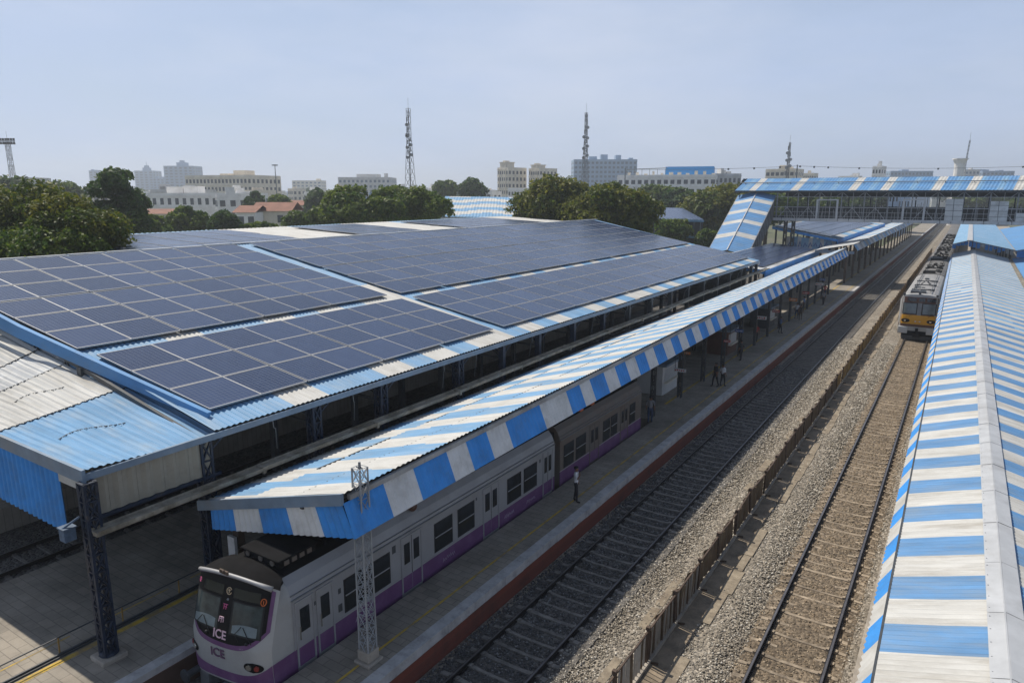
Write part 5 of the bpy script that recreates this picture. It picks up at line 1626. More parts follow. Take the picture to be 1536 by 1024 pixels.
for i, (x, y, cn) in enumerate(kb):
    t = thing('platform_kiosk', 'small shuttered kiosk in the shade under the striped canopy, %s from the near end' % ORD[i + 1], 'kiosk', (x, y, PZ), 'kiosks under the canopy')
    mb = MB(); mb.box(x - .9, x + .9, y - 1.4, y + 1.4, PZ, PZ + 2.0); mb.build('body', ['wall_grey', 'maroon', 'steel_dark'][i], t, bevel=.03)
    mb = MB(); mb.box(x - 1.1, x + 1.2, y - 1.6, y + 1.6, PZ + 2.0, PZ + 2.14); mb.build('roof', 'fascia', t)
    mb = MB(); mb.box(x + .9, x + .93, y - 1.1, y + 1.1, PZ + .9, PZ + 1.7); mb.build('shutter', 'galv', t)
    mb = MB(); mb.box(x + .9, x + 1.15, y - 1.2, y + 1.2, PZ + .82, PZ + .88); mb.build('counter', 'wall_beige', t)

# ------------------------------------------------------------------ people
def person(x, y, rz_, shirt, trousers, label, hgt=1.62, arms='down', stride=.10, z=PZ, group='people on the shaded platform'):
    k = hgt / 1.70
    V = []; E = []; RD = []; tagv = []
    def v(p, r, t, par=None):
        V.append(p); RD.append(r); tagv.append(t)
        if par is not None: E.append((par, len(V) - 1))
        return len(V) - 1
    pel = v((0, 0, .94), (.155, .115), 'l')
    waist = v((0, .0, 1.08), (.135, .10), 's', pel)
    chest = v((0, -.01, 1.28), (.165, .115), 's', waist)
    sh = v((0, 0, 1.41), (.13, .085), 's', chest)
    neck = v((0, .01, 1.47), (.052, .052), 'k', sh)
    hd = v((0, .02, 1.55), (.078, .088), 'k', neck)
    hd2 = v((0, .02, 1.64), (.075, .088), 'k', hd)
    v((0, .10, 1.575), (.018, .018), 'k', hd)          # nose
    for s in (-1, 1):
        v((s * .085, .01, 1.58), (.015, .02), 'k', hd)   # ear
        hip = v((s * .09, 0, .86), (.095, .10), 'l', pel)
        kn = v((s * .10, s * stride * .6 + .02, .48), (.062, .065), 'l', hip)
        an = v((s * .10, s * stride - .02, .10), (.042, .045), 'l', kn)
        ft = v((s * .105, s * stride - .02, .045), (.042, .05), 'f', an)
        v((s * .12, s * stride + .16, .03), (.038, .03), 'f', ft)
        shd = v((s * .185, 0, 1.40), (.062, .062), 's', sh)
        up = arms == 'phone' and s > 0 or arms == 'both'
        if up:
            el = v((s * .25, .06, 1.15), (.045, .045), 's', shd)
            wr = v((s * .15, .19, 1.36), (.028, .03), 'k', el)
            hv = Vector((-.02 * s, -.02, .09))
        else:
            el = v((s * .245, -.02, 1.13), (.045, .045), 's', shd)
            wr = v((s * .25, .06, .89), (.028, .03), 'k', el)
            hv = Vector((0, .02, -.09))
        w0 = Vector(V[wr])
        pm_ = v(tuple(w0 + hv * .7), (.036, .02), 'k', wr)
        p0 = Vector(V[pm_])
        sidev = Vector((0, 1, 0)) if not up else Vector((s, 0, 0))
        for q, fl in enumerate((.07, .08, .075, .06)):
            f1 = v(tuple(p0 + sidev * (.024 - q * .016) + hv.normalized() * .045), (.009, .009), 'k', pm_)
            v(tuple(Vector(V[f1]) + hv.normalized() * fl * .55 + Vector((-s * .012, 0, 0))), (.008, .008), 'k', f1)
        th_ = v(tuple(w0 + hv * .35 + sidev * .042), (.010, .010), 'k', pm_)
        v(tuple(Vector(V[th_]) + hv * .4 + sidev * .012), (.009, .009), 'k', th_)
    me = bpy.data.meshes.new('person_cage'); me.from_pydata(V, E, [])
    o = bpy.data.objects.new('person', me); COL.objects.link(o)
    sk = o.modifiers.new('skin', 'SKIN'); sk.use_smooth_shade = True
    sv = me.skin_vertices[0].data
    for i, r_ in enumerate(RD): sv[i].radius = r_
    sv[0].use_root = True
    ss = o.modifiers.new('sub', 'SUBSURF'); ss.levels = 1; ss.render_levels = 1
    dg = bpy.context.evaluated_depsgraph_get()
    m2 = bpy.data.meshes.new_from_object(o.evaluated_get(dg))
    bpy.data.objects.remove(o); bpy.data.meshes.remove(me)
    for nm in (shirt, trousers, 'skin', 'shoe'): m2.materials.append(M[nm])
    # colour each face by the bone it lies on
    A_ = np.array([V[a] for a, b2 in E]); B_ = np.array([V[b2] for a, b2 in E])
    tg = [tagv[b2] for a, b2 in E]
    ix = {'s': 0, 'l': 1, 'k': 2, 'f': 3}
    for p in m2.polygons:
        c_ = np.array(p.center)
        d = B_ - A_; t = np.clip(((c_ - A_) * d).sum(1) / np.maximum((d * d).sum(1), 1e-9), 0, 1)
        q = ((A_ + d * t[:, None] - c_) ** 2).sum(1)
        j = int(q.argmin()); p.material_index = ix[tg[j]]
        if tg[j] == 's' and c_[2] < 1.02 and abs(c_[0]) < .2: p.material_index = 0
        p.use_smooth = True
    m2.name = 'person'
    m2.transform(Matrix.Scale(k, 4))
    o = bpy.data.objects.new('person', m2); COL.objects.link(o)
    o.location = (x, y, z + .0); o.rotation_euler = (0, 0, rz_)
    tag(o, label, 'person', group)
    h = MB(); h.sphere((0, .0 * k, 1.645 * k), .098 * k, 12, 8, sq=(.92, 1.08, .85))
    h.v = [p for p in h.v]
    hm = bpy.data.meshes.new('hair')
    hm.from_pydata([(a, b2 - .012 * k, c_ + max(0, (b2 - .03 * k)) * .6) for a, b2, c_ in h.v], [], h.f); hm.materials.append(M['hair'])
    ho = bpy.data.objects.new('hair', hm); COL.objects.link(ho); ho.parent = o
    e = MB()
    for s in (-1, 1): e.sphere((s * .032 * k, .097 * k, 1.60 * k), .010 * k, 6, 4)
    e.box(-.022 * k, .022 * k, .100 * k, .106 * k, 1.528 * k, 1.536 * k)
    em = bpy.data.meshes.new('face'); em.from_pydata(e.v, [], e.f); em.materials.append(M['hair'])
    eo = bpy.data.objects.new('face', em); COL.objects.link(eo); eo.parent = o
    return o

person(-12.95, 25.2, R(-70), 'shirt_white', 'trousers_dark', 'person in white shirt, hand raised to the face, beside the purple train', 1.60, 'phone', .07)
person(-13.08, 47.2, R(-30), 'shirt_white', 'trousers_dark', 'person in a pale shirt beside a darkly dressed companion on the shaded platform', 1.55, 'down', .12)
person(-13.5, 46.9, R(140), 'shirt_dark', 'trousers_dark', 'person in dark clothes walking beside a companion in a pale shirt', 1.66, 'down', .18)
person(-14.1, 55.6, R(60), 'shirt_dark', 'trousers_dark', 'person all in black standing by a canopy post beyond the walking pair', 1.66, 'down', .08)
person(-14.3, 37.0, R(20), 'shirt_grey', 'trousers_blue', 'person in grey standing where the purple train ends', 1.6, 'down', .1)
person(-14.9, 63.5, R(200), 'shirt_red', 'trousers_dark', 'person in a red shirt in the shade in the middle of the platform', 1.62, 'down', .1)
person(-14.0, 69.0, R(-60), 'shirt_blue', 'trousers_dark', 'person in a blue shirt under the canopy, past the red shirted one', 1.62, 'both', .1)
person(-13.8, 77.5, R(10), 'shirt_dark', 'trousers_brown', 'person in a dark top and brown trousers far down the platform', 1.65, 'down', .15)
person(-14.4, 78.6, R(170), 'shirt_white', 'trousers_blue', 'person in a white shirt and blue trousers far down the platform', 1.65, 'down', .15)
person(-13.6, 90.0, R(30), 'shirt_grey', 'trousers_dark', 'person in a grey shirt near the far end of the striped canopy', 1.65, 'down', .15)
person(-14.6, 97.0, R(190), 'shirt_red', 'trousers_blue', 'person in red and blue at the far end of the striped canopy', 1.65, 'down', .15)
person(-14.7, 84.0, R(80), 'shirt_blue', 'trousers_brown', 'person in blue waiting against the back of the far platform', 1.65, 'down', .05)


# ------------------------------------------------------------------ trees
def leaf_crown(name, mats, blobs, nleaf, size, seed, parent, off):
    rng = np.random.default_rng(seed)
    C_ = np.array([b2[0] for b2 in blobs]); r_ = np.array([b2[1] for b2 in blobs])
    w = r_ ** 2; w /= w.sum()
    bi = rng.choice(len(blobs), nleaf, p=w)
    d = rng.normal(size=(nleaf, 3)); d /= np.linalg.norm(d, axis=1)[:, None]
    d[:, 2] = np.where(d[:, 2] < -.35, -d[:, 2], d[:, 2])
    rad = r_[bi] * (.62 + .42 * rng.random(nleaf) ** .6) * (1 + .22 * np.sin(d[:, 0] * 7 + bi) * np.cos(d[:, 1] * 6 + bi * 2))
    P = C_[bi] + d * rad[:, None] * np.array([1, 1, .8])
    nrm = d * .7 + rng.normal(size=(nleaf, 3)) * .75 + np.array([0, 0, .35]); nrm /= np.linalg.norm(nrm, axis=1)[:, None]
    a = np.cross(nrm, rng.normal(size=(nleaf, 3))); a /= np.linalg.norm(a, axis=1)[:, None] + 1e-9
    b2 = np.cross(nrm, a)
    s = size * (.6 + .8 * rng.random(nleaf))[:, None]
    V = np.stack([P - a * s, P - b2 * s * .55 + nrm * s * .1, P + a * s, P + b2 * s * .55 + nrm * s * .1], 1).reshape(-1, 3) - np.array(off)
    me = bpy.data.meshes.new(name)
    me.vertices.add(len(V)); me.vertices.foreach_set('co', V.ravel())
    me.loops.add(nleaf * 4); me.loops.foreach_set('vertex_index', np.arange(nleaf * 4, dtype=np.int32))
    me.polygons.add(nleaf); me.polygons.foreach_set('loop_start', np.arange(0, nleaf * 4, 4, dtype=np.int32))
    for m_ in mats: me.materials.append(m_)
    hue = np.floor(np.clip((bi * .61803) % 1 * 2.2 + rng.random(nleaf) * 1.6, 0, 2.99)).astype(np.int32)
    me.polygons.foreach_set('material_index', hue)
    me.update(calc_edges=True)
    o = bpy.data.objects.new(name, me); COL.objects.link(o); o.parent = parent
    return o

def tree(label, u, vtop, vbot, wpx, d, kind, nleaf, seed, group='trees beyond the station roofs', leafpx=3.2, depth=None, name='leafy_tree'):
    rg = random.Random(seed)
    c_ = at(u, (vtop + vbot) / 2, d)
    kx = .98 if seed in (7, 8, 9, 10, 11, 12, 13, 14, 15) else 1.18
    rx = wpx * d / FPX / 2 * kx; rzv = (vbot - vtop) * d / FPX / 2 * (kx if kx < 1 else 1.16)
    if d < 110: nleaf = int(nleaf * 1.4); leafpx *= .92
    ry = depth or min(rx, max(rzv, rx * .7))
    t = thing(name, label, 'tree', (c_.x, c_.y, -.3), group)
    blobs = []
    n = 64
    for i in range(n):
        while True:
            p = Vector((rg.uniform(-1, 1), rg.uniform(-1, 1), rg.uniform(-.95, 1)))
            if .25 < p.length < 1: break
        p.z = p.z * (.86) ; 
        k = rg.uniform(.20, .34) * (1.15 - .35 * p.length)
        rr = min(rx, rzv * 1.4) * k
        q = RT * (p.x * (rx - rr)) + Fh * (p.y * (ry - rr)) + Vector((0, 0, p.z * (rzv - rr * .8)))
        blobs.append((tuple(c_ + q), rr * 1.25))
    leaf_crown('crown', LEAF[kind], blobs, nleaf, leafpx * d / FPX, seed, t, (c_.x, c_.y, -.3))
    mb = MB()
    zb = -.3
    top = c_.z + rzv * .3
    rt = max(.18, rx * .055)
    mb.tube([(c_.x, c_.y, zb), (c_.x + rx * .03, c_.y, zb + (c_.z - zb) * .5), (c_.x, c_.y + rx * .04, c_.z), (c_.x + rx * .05, c_.y, top)], [rt * 1.3, rt, rt * .75, rt * .25], 8)
    for k in range(7):
        b0 = Vector((c_.x, c_.y, c_.z - rzv * rg.uniform(.2, .9)))
        e = Vector(blobs[rg.randrange(n)][0]); mid = b0.lerp(e, .5) + Vector((0, 0, rzv * .1))
        mb.tube([b0, mid, e], [rt * .5, rt * .3, rt * .1], 6)
    mb.build('trunk', 'bark', t, smooth=True)
    return t

tree('broad olive green tree rising behind the solar ridge at far left', 20, 272, 420, 210, 47, 'olive', 26000, 1, leafpx=3.4)
tree('olive green tree overhanging the rear roof, right of the broad one', 112, 296, 425, 150, 46, 'olive', 20000, 2, leafpx=3.4)
tree('bushy yellow green tree low at the left, in front of its taller neighbours', 55, 330, 440, 190, 44, 'mid', 18000, 3, leafpx=3.4)
tree('tall dark rounded tree standing above the olive ones near the beige office', 176, 251, 380, 84, 78, 'dark', 14000, 4)
tree('pale hazy tree behind the floodlight tower side of the olive trees', 92, 269, 320, 60, 170, 'mid', 4500, 5)
tree('small hazy tree behind the far left olive crown', 18, 262, 320, 70, 150, 'dark', 4500, 6)
tree('dense green tree in front of the low white building', 282, 306, 362, 62, 105, 'mid', 8000, 7)
tree('low dark tree right of the dense one, before the red roofs', 336, 314, 362, 56, 104, 'dark', 7000, 8)
tree('low bushy tree at the foot of the tall dark one', 226, 318, 372, 70, 98, 'mid', 8000, 9)
tree('round dark tree beside the low white building', 382, 285, 330, 36, 165, 'dark', 3500, 10)
tree('round tree behind the lamp mast', 420, 288, 330, 38, 170, 'mid', 3500, 11)
tree('round tree to the right of the lamp mast', 474, 278, 332, 44, 175, 'dark', 4500, 12)
tree('bright bushy tree before the red tiled roofs', 446, 316, 352, 50, 118, 'mid', 6500, 13)
tree('bushy tree left of the big green tree', 486, 308, 352, 56, 112, 'mid', 6500, 14)
tree('low trees hedge like below the red tiled roofs', 392, 332, 358, 70, 104, 'mid', 5000, 15)
tree('big spreading green tree below the nearer lattice tower, left half of the clump', 545, 280, 352, 130, 100, 'mid', 20000, 16)
tree('big spreading green tree below the nearer lattice tower, right half of the clump', 612, 281, 350, 120, 104, 'mid', 18000, 17)
tree('small round tree left of the twin beige towers', 668, 270, 300, 36, 230, 'mid', 3500, 18)
tree('small round tree next to the twin beige towers', 710, 269, 300, 42, 225, 'dark', 3500, 19)
tree('large olive tree in front of the blue apartment block, left half', 838, 266, 362, 130, 102, 'olive', 22000, 20)
tree('large olive tree in front of the blue apartment block, right half', 918, 276, 370, 140, 98, 'olive', 24000, 21)
tree('green tree in front of the white building with blue cladding', 985, 278, 318, 60, 190, 'mid', 6000, 22)
tree('darker tree below the white building, touching the next crown', 1022, 282, 330, 60, 175, 'dark', 6000, 23)
tree('wide green tree just left of the footbridge stair', 1082, 276, 366, 112, 150, 'olive', 18000, 24)
tree('green tree behind the footbridge stair, seen through the open truss', 1150, 284, 345, 80, 165, 'mid', 9000, 25)
tree('tree behind the footbridge seen between its left truss posts', 1215, 285, 335, 90, 190, 'mid', 8000, 26)
tree('tree behind the footbridge above the panelled shed', 1290, 283, 325, 90, 250, 'dark', 7000, 27)
tree('tree behind the footbridge right of the far tracks', 1480, 284, 318, 90, 300, 'mid', 6000, 28)
tree('tree behind the footbridge at the right edge', 1545, 283, 320, 80, 280, 'mid', 6000, 29)
tree('small tree low behind the shed roof at the stair foot', 1010, 326, 366, 50, 128, 'mid', 5000, 30)
tree('dry bush beside the foot of the footbridge stair', 1062, 344, 376, 34, 126, 'mid', 3500, 31)
for i in range(26):
    rg = random.Random(500 + i)
    u = -40 + i * 63 + rg.uniform(-20, 20)
    d = rg.uniform(380, 620)
    tree('small hazy tree in the distant town', u, 281 + rg.uniform(-3, 4), 305, rg.uniform(26, 46), d, rg.choice(['mid', 'dark']), 1300, 500 + i, group='hazy trees in the distant town', leafpx=2.6)

# ------------------------------------------------------------------ town
def building(name, label, u0, u1, vt, vb, d, wall, floors, bays, depth=None, win='window', rot=0, roofbits=True, group=None, wfrac=(.55, .5), side_bays=None):
    """box building facing the camera, standing on the ground, its top at photo row vt"""
    a, b2 = at(u0, vt, d), at(u1, vt, d)
    w = (b2 - a); w.z = 0; W_ = w.length
    D_ = depth or W_ * .5
    if rot < -.3: W_ = max(W_ * .6, (W_ - D_ * abs(math.sin(rot))) / math.cos(rot))
    top = a.z
    c_ = (a + b2) / 2
    t = thing(name, label, 'building', (c_.x, c_.y, 0), group)
    yaw = psi + rot
    t.rotation_euler = (0, 0, yaw)
    def loc(mb, nm, mt, par=t):
        o = mb.build(nm, mt); o.parent = par; return o
    mb = MB(); mb.box(-W_ / 2, W_ / 2, 0, D_, -.3, top); mb.box(-W_ / 2, W_ / 2, 0, .3, top + .002, top + .9); mb.box(-W_ / 2, W_ / 2, D_ - .3, D_, top + .002, top + .9); mb.box(-W_ / 2, -W_ / 2 + .3, .302, D_ - .302, top + .002, top + .9); mb.box(W_ / 2 - .3, W_ / 2, .302, D_ - .302, top + .002, top + .9)
    loc(mb, 'wall', wall)
    if floors:
        fh = 3.3; n = floors
        zb = top - n * fh
        bw = W_ / bays
        for f in range(n):
            for k in range(bays):
                z0 = zb + f * fh + fh * (1 - wfrac[1]) / 2; x0 = -W_ / 2 + bw * (k + (1 - wfrac[0]) / 2)
                mb = MB(); mb.box(x0, x0 + bw * wfrac[0], -.05, .1, z0, z0 + fh * wfrac[1]); wo = loc(mb, 'window', win)
        sb = max(1, int(D_ / max(bw, 2.5)))
        mb = MB()
        for f in range(n):
            for k in range(sb):
                z0 = zb + f * fh + fh * .25; y0 = D_ / sb * (k + .22)
                for sx in (-1, 1):
                    mb.box(sx * W_ / 2 - .06, sx * W_ / 2 + .06, y0, y0 + D_ / sb * .5, z0, z0 + fh * .5)
        loc(mb, 'side_windows', win)
        mb = MB()
        for f in range(n + 1): mb.box(-W_ / 2 - .15, W_ / 2 + .15, -.22, -.052, zb + f * fh - .15, zb + f * fh + .12)
        loc(mb, 'floor_ledge', wall)
    if roofbits:
        rg = random.Random(hash(label) % 1000 if False else len(label) * 7 + int(u0))
        mb = MB()
        for k in range(rg.randint(1, 3)):
            x = rg.uniform(-.4, .4) * W_; s_ = W_ * rg.uniform(.05, .1)
            mb.box(x - s_, x + s_, D_ * .3, D_ * .6, top + .002, top + rg.uniform(1.5, 3.2))
        loc(mb, 'roof_house', wall)
    return t, W_, D_, top

def sub(t, mb, nm, mt):
    o = mb.build(nm, mt); o.parent = t; return o

building('office_building', 'long beige four storey office block with rows of windows, left of the lamp mast', 255, 391, 266, 300, 300, 'wall_beige', 4, 17, depth=22, rot=R(-20))
building('low_building', 'long low white building below the beige office block', 214, 372, 294, 318, 215, 'wall_white', 1, 14, depth=18, wfrac=(.45, .6))
building('low_building', 'grey flat roofed annex between the white building and the beige office', 225, 300, 288, 300, 245, 'wall_grey', 1, 7, depth=14)
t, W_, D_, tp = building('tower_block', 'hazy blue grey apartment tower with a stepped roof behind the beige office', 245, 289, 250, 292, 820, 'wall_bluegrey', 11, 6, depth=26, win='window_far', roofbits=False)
mb = MB(); mb.box(-4, 6, 5, 15, tp + .01, tp + 5); mb.box(-1, 3, 7, 12, tp + 5.01, tp + 7.5); sub(t, mb, 'roof_house', 'wall_bluegrey')
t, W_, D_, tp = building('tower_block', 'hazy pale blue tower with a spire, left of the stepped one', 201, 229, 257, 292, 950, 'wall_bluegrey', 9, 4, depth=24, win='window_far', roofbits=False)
mb = MB(); mb.box(-4, 4, 6, 14, tp + .01, tp + 5); mb.box(-2.5, 2.5, 8, 12, tp + 5.01, tp + 8); mb.tube([(0, 10, tp + 8), (0, 10, tp + 14)], [.5, .1], 6); sub(t, mb, 'roof_spire', 'wall_bluegrey')
building('tower_block', 'slim hazy tower just left of the dark rounded tree', 133, 146, 257, 292, 930, 'wall_bluegrey', 9, 2, depth=16, win='window_far')
building('low_building', 'hazy grey block between the two blue towers', 229, 246, 268, 292, 900, 'wall_bluegrey', 5, 3, depth=16, win='window_far')
building('low_building', 'grey flat roofed hut beside the floodlight tower', 28, 51, 271, 290, 210, 'wall_grey', 1, 3, depth=8, roofbits=False)
t, W_, D_, tp = building('office_building', 'pale grey office block with a roof house, left of the nearer lattice tower', 507, 585, 268, 292, 450, 'wall_grey', 3, 12, depth=26, roofbits=False, win='window_far')
mb = MB(); mb.box(-6, 8, 6, 16, tp + .01, tp + 3); mb.box(12, 14, 6, 9, tp + .01, tp + 3.5); sub(t, mb, 'roof_house', 'wall_grey')
building('low_building', 'cream house with small windows between round tree and big tree', 492, 516, 289, 312, 210, 'wall_beige', 2, 4, depth=10)
building('apartment_block', 'low hazy apartment block left of the pale grey office', 438, 482, 272, 290, 760, 'wall_beige', 4, 7, depth=20, win='window_far')
for u0, u1, vt, vt2, lab in ((734, 774, 254, 243, 'left one of the twin beige residential towers with a water tank on top'), (782, 820, 255, 247, 'right one of the twin beige residential towers, slightly shorter tank')):
    t, W_, D_, tp = building('residential_tower', lab, u0, u1, vt, 292, 360, 'wall_beige', 6, 5, depth=13, roofbits=False, wfrac=(.5, .5), rot=R(-48))
    mb = MB(); mb.box(-2.4, 2.2, .3, 6, tp + .01, tp + (vt - vt2) * 360 / FPX - .6); mb.box(-2.7, 2.5, 0, 6.3, tp + (vt - vt2) * 360 / FPX - .59, tp + (vt - vt2) * 360 / FPX - .1); mb.box(-1, .8, 1, 4, tp + (vt - vt2) * 360 / FPX - .09, tp + (vt - vt2) * 360 / FPX + .6); sub(t, mb, 'roof_tank', 'wall_beige')
    mb = MB()
    for x in (-2.6, 2.3): mb.box(x, x + .3, -.4, -.06, 0, tp)
    sub(t, mb, 'pilaster', 'wall_beige')
building('low_building', 'low cream building at the foot of the twin towers', 752, 812, 285, 300, 320, 'wall_white', 2, 9, depth=12, rot=R(-30))
t, W_, D_, tp = building('apartment_block', 'long pale blue apartment block of many floors behind the farther lattice tower', 861, 956, 241, 292, 520, 'wall_blue', 8, 15, depth=24, win='window_far', roofbits=False, wfrac=(.6, .5))
mb = MB()
for x, w_, h_ in ((-12, 6, 3.2), (-3, 5, 4.6), (8, 4, 4.2), (18, 3, 2.2)): mb.box(x, x + w_, 4, 12, tp + .01, tp + h_)
sub(t, mb, 'roof_house', 'wall_blue')
t, W_, D_, tp = building('office_building', 'white building with bright blue cladding on its roof, right of the large olive tree', 926, 1072, 266, 300, 255, 'wall_white', 3, 15, depth=26, roofbits=False, wfrac=(.6, .45), rot=R(-17))
mb = MB(); mb.box(W_ * -.02, W_ / 2 - 1.2, 5, 20, tp + .01, tp + 3.9); sub(t, mb, 'blue_cladding', 'blue_block')
mb = MB(); rg = random.Random(3)
for k in range(11):
    x = W_ * (-.4 + k * .085); mb.box(x, x + rg.uniform(.6, 1.4), 1.5, 3.5, tp + .9, tp + rg.uniform(1.3, 2.4))
sub(t, mb, 'roof_units', 'wall_beige')
mb = MB(); mb.bar((-W_ * .42, 4, tp + 3), (0, 4, tp + 3.4), .2, .25)
for k in range(6): mb.bar((-W_ * .42 + k * W_ * .08, 4, tp), (-W_ * .42 + k * W_ * .08, 4, tp + 3), .15)
sub(t, mb, 'roof_frame', 'steel_grey')
building('office_building', 'grey end wing of the white building with blue cladding', 1072, 1112, 264, 300, 268, 'wall_grey', 3, 6, depth=18)
t, W_, D_, tp = building('house', 'flat roofed beige building under the thin radio mast behind the footbridge', 1140, 1200, 256, 300, 350, 'wall_beige', 3, 6, depth=14, wfrac=(.7, .5), rot=R(-40))
building('house', 'small white building with a roof tank rising behind the footbridge roof', 1305, 1326, 252, 300, 330, 'wall_white', 4, 3, depth=7, rot=R(-45))
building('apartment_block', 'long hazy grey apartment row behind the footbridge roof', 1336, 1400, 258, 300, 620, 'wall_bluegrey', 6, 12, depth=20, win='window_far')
building('apartment_block', 'dark hazy block right of the water tower', 1448, 1470, 256, 300, 560, 'wall_grey', 4, 4, depth=14, win='window_far')
building('apartment_block', 'hazy apartment row at the right edge behind the footbridge', 1474, 1522, 258, 300, 640, 'wall_bluegrey', 5, 8, depth=18, win='window_far')
for i, (u0, u1, vt, d, wl, fl_, by) in enumerate(((391, 409, 289, 330, 'wall_white', 2, 4), (424, 447, 285, 420, 'wall_beige', 3, 5), (449, 470, 291, 300, 'wall_white', 2, 4), (588, 604, 283, 420, 'wall_white', 3, 3), (628, 650, 285, 380, 'wall_white', 2, 5),
        (690, 708, 287, 420, 'wall_beige', 2, 4), (722, 738, 290, 330, 'wall_white', 2, 3), (330, 352, 291, 230, 'wall_white', 2, 4), (640, 668, 290, 300, 'wall_beige', 2, 5), (318, 330, 296, 190, 'wall_white', 2, 2), (1200, 1225, 262, 420, 'wall_beige', 4, 5), (1255, 1290, 266, 480, 'wall_white', 4, 6))):
    building('town_house', 'small flat roofed house in the distant hazy town', u0, u1, vt, 300, d, wl, fl_, by, depth=9, group='small houses of the distant town', rot=R(-40))
# red tiled houses
def gable_house(label, u0, u1, vt, ve, d, wall='wall_beige', group='red tiled houses beyond the trees'):
    a, b2 = at(u0, ve, d), at(u1, ve, d); w = (b2 - a); w.z = 0; W_ = w.length; c_ = (a + b2) / 2
    t = thing('tiled_house', label, 'house', (c_.x, c_.y, 0), group); t.rotation_euler = (0, 0, psi)
    ze = a.z; zt = at(u0, vt, d).z; D_ = 8
    mb = MB(); mb.box(-W_ / 2, W_ / 2, 0, D_, -.3, ze); sub(t, mb, 'wall', wall)
    mb = MB(); mb.grid(lambda p, q: (-W_ / 2 - .4 + p * (W_ + .8), -.6 + q * (D_ / 2 + .6), ze + .05 + q * (zt - ze)), 6, 3); mb.grid(lambda p, q: (-W_ / 2 - .4 + p * (W_ + .8), D_ / 2 + q * (D_ / 2 + .6), zt + .05 - q * (zt - ze)), 6, 3); o = sub(t, mb, 'roof', 'tile_red')
    for k in range(max(2, int(W_ / 3))):
        x = -W_ / 2 + (k + .3) * W_ / max(2, int(W_ / 3)); mb = MB(); mb.box(x, x + 1.2, -.06, .1, max(.4, ze - 2.4), ze - .8); sub(t, mb, 'window', 'window')
    return t
gable_house('wide red tiled house beside the lamp mast', 378, 436, 304, 317, 150)
gable_house('long low red roof between the two round trees', 430, 500, 301, 308, 185)
gable_house('faded red roof left of the dense green tree', 214, 262, 314, 321, 180)
gable_house('small red roofed house in front of the beige office, near the lamp mast', 352, 382, 309, 319, 145, 'wall_white')
# scattered small houses of the hazy town
walls = ['wall_white', 'wall_beige', 'wall_grey', 'wall_bluegrey']
for i in range(92):
    rg = random.Random(900 + i)
    d = rg.choice([260, 330, 420, 560, 700, 900, 1150]) * rg.uniform(.9, 1.1)
    u = rg.uniform(-20, 1560)
    vt = 291 - rg.uniform(-2, 9) * min(1, 500 / d) if d > 500 else 291 + rg.uniform(-3, 8)
    wpx = rg.uniform(12, 34)
    building('town_house', 'small flat roofed house in the distant hazy town', u, u + wpx, vt, 300, d, walls[(i * 7) % 4] if d < 600 else rg.choice(['wall_bluegrey', 'wall_grey', 'wall_beige']), 2 if d < 600 else 3, 4, win='window' if d < 600 else 'window_far',
             depth=rg.uniform(8, 14), group='small houses of the distant town', rot=rg.uniform(-1.1, -.35))

# ------------------------------------------------------------------ masts and towers
def lattice_tower(name, label, u, vt, vb, d, wb, wt, cat='lattice tower', dishes=True, n=11, lean=0):
    b2 = at(u, vb, d); tp = at(u, vt, d).z
    t = thing(name, label, cat, (b2.x, b2.y, -.3))
    mb = MB()
    def cn(k, f):
        w = wb + (wt - wb) * min(1, f / .8) if f < .8 else wt
        a = [(-1, -1), (1, -1), (1, 1), (-1, 1)][k % 4]; return Vector((b2.x + lean * f + a[0] * w / 2, b2.y + a[1] * w / 2, -.3 + (tp + .3) * f))
    lg = max(.07, d * .0004)
    for i in range(n):
        f, g_ = i / n, (i + 1) / n
        for k in range(4):
            mb.bar(cn(k, f), cn(k, g_), lg); mb.bar(cn(k, f), cn(k + 1, g_), lg * .6); mb.bar(cn(k + 1, f), cn(k, g_), lg * .6); mb.bar(cn(k, g_), cn(k + 1, g_), lg * .6)
    mb.bar((b2.x, b2.y, -.3), (b2.x + lean, b2.y, tp), lg * .9)
    mb.build('lattice', 'steel_dark', t)
    mb = MB(); mb.tube([(b2.x + lean, b2.y, tp), (b2.x + lean, b2.y, tp + .05 * tp + 1.5)], lg * .4, 5); mb.build('spike', 'steel_dark', t)
    if dishes:
        mb = MB(); rg = random.Random(int(u))
        for f in (.62, .64, .70, .72, .79, .80, .88):
            s_ = rg.choice((-1, 1)); r_ = d * .0022
            x = b2.x + lean * f + s_ * (wt / 2 + r_ * .6)
            mb.cyl((x, b2.y - .4, -.3 + tp * f), (x, b2.y + .2, -.3 + tp * f), r_, 12)
            mb.box(x - s_ * .2 - .15, x - s_ * .2 + .15, b2.y - .2, b2.y + .1, tp * f + r_ * 1.4, tp * f + r_ * 4)
        mb.build('dish', 'steel_grey', t)
    return t, b2, tp
lattice_tower('lattice_tower', 'tall lattice telecom tower rising above the big green tree left of centre', 616, 166, 292, 260, 4.3, 1.1)
lattice_tower('lattice_tower', 'slimmer lattice telecom tower in front of the pale blue apartment block', 877, 172, 292, 300, 3.6, .9)
lattice_tower('radio_mast', 'thin radio mast on the beige building behind the footbridge', 1179, 215, 292, 345, 2.2, .7, 'mast')
lattice_tower('radio_mast', 'thin leaning radio mast beside the white water tower', 1437, 212, 292, 330, 1.8, .5, 'mast', dishes=False, lean=2.0)
t, b2, tp = lattice_tower('floodlight_tower', 'lattice floodlight tower with a bank of lamps at the far left', 24, 214, 292, 200, 2.3, 1.0, 'floodlight', dishes=False, lean=-.7, n=5)
mb = MB()
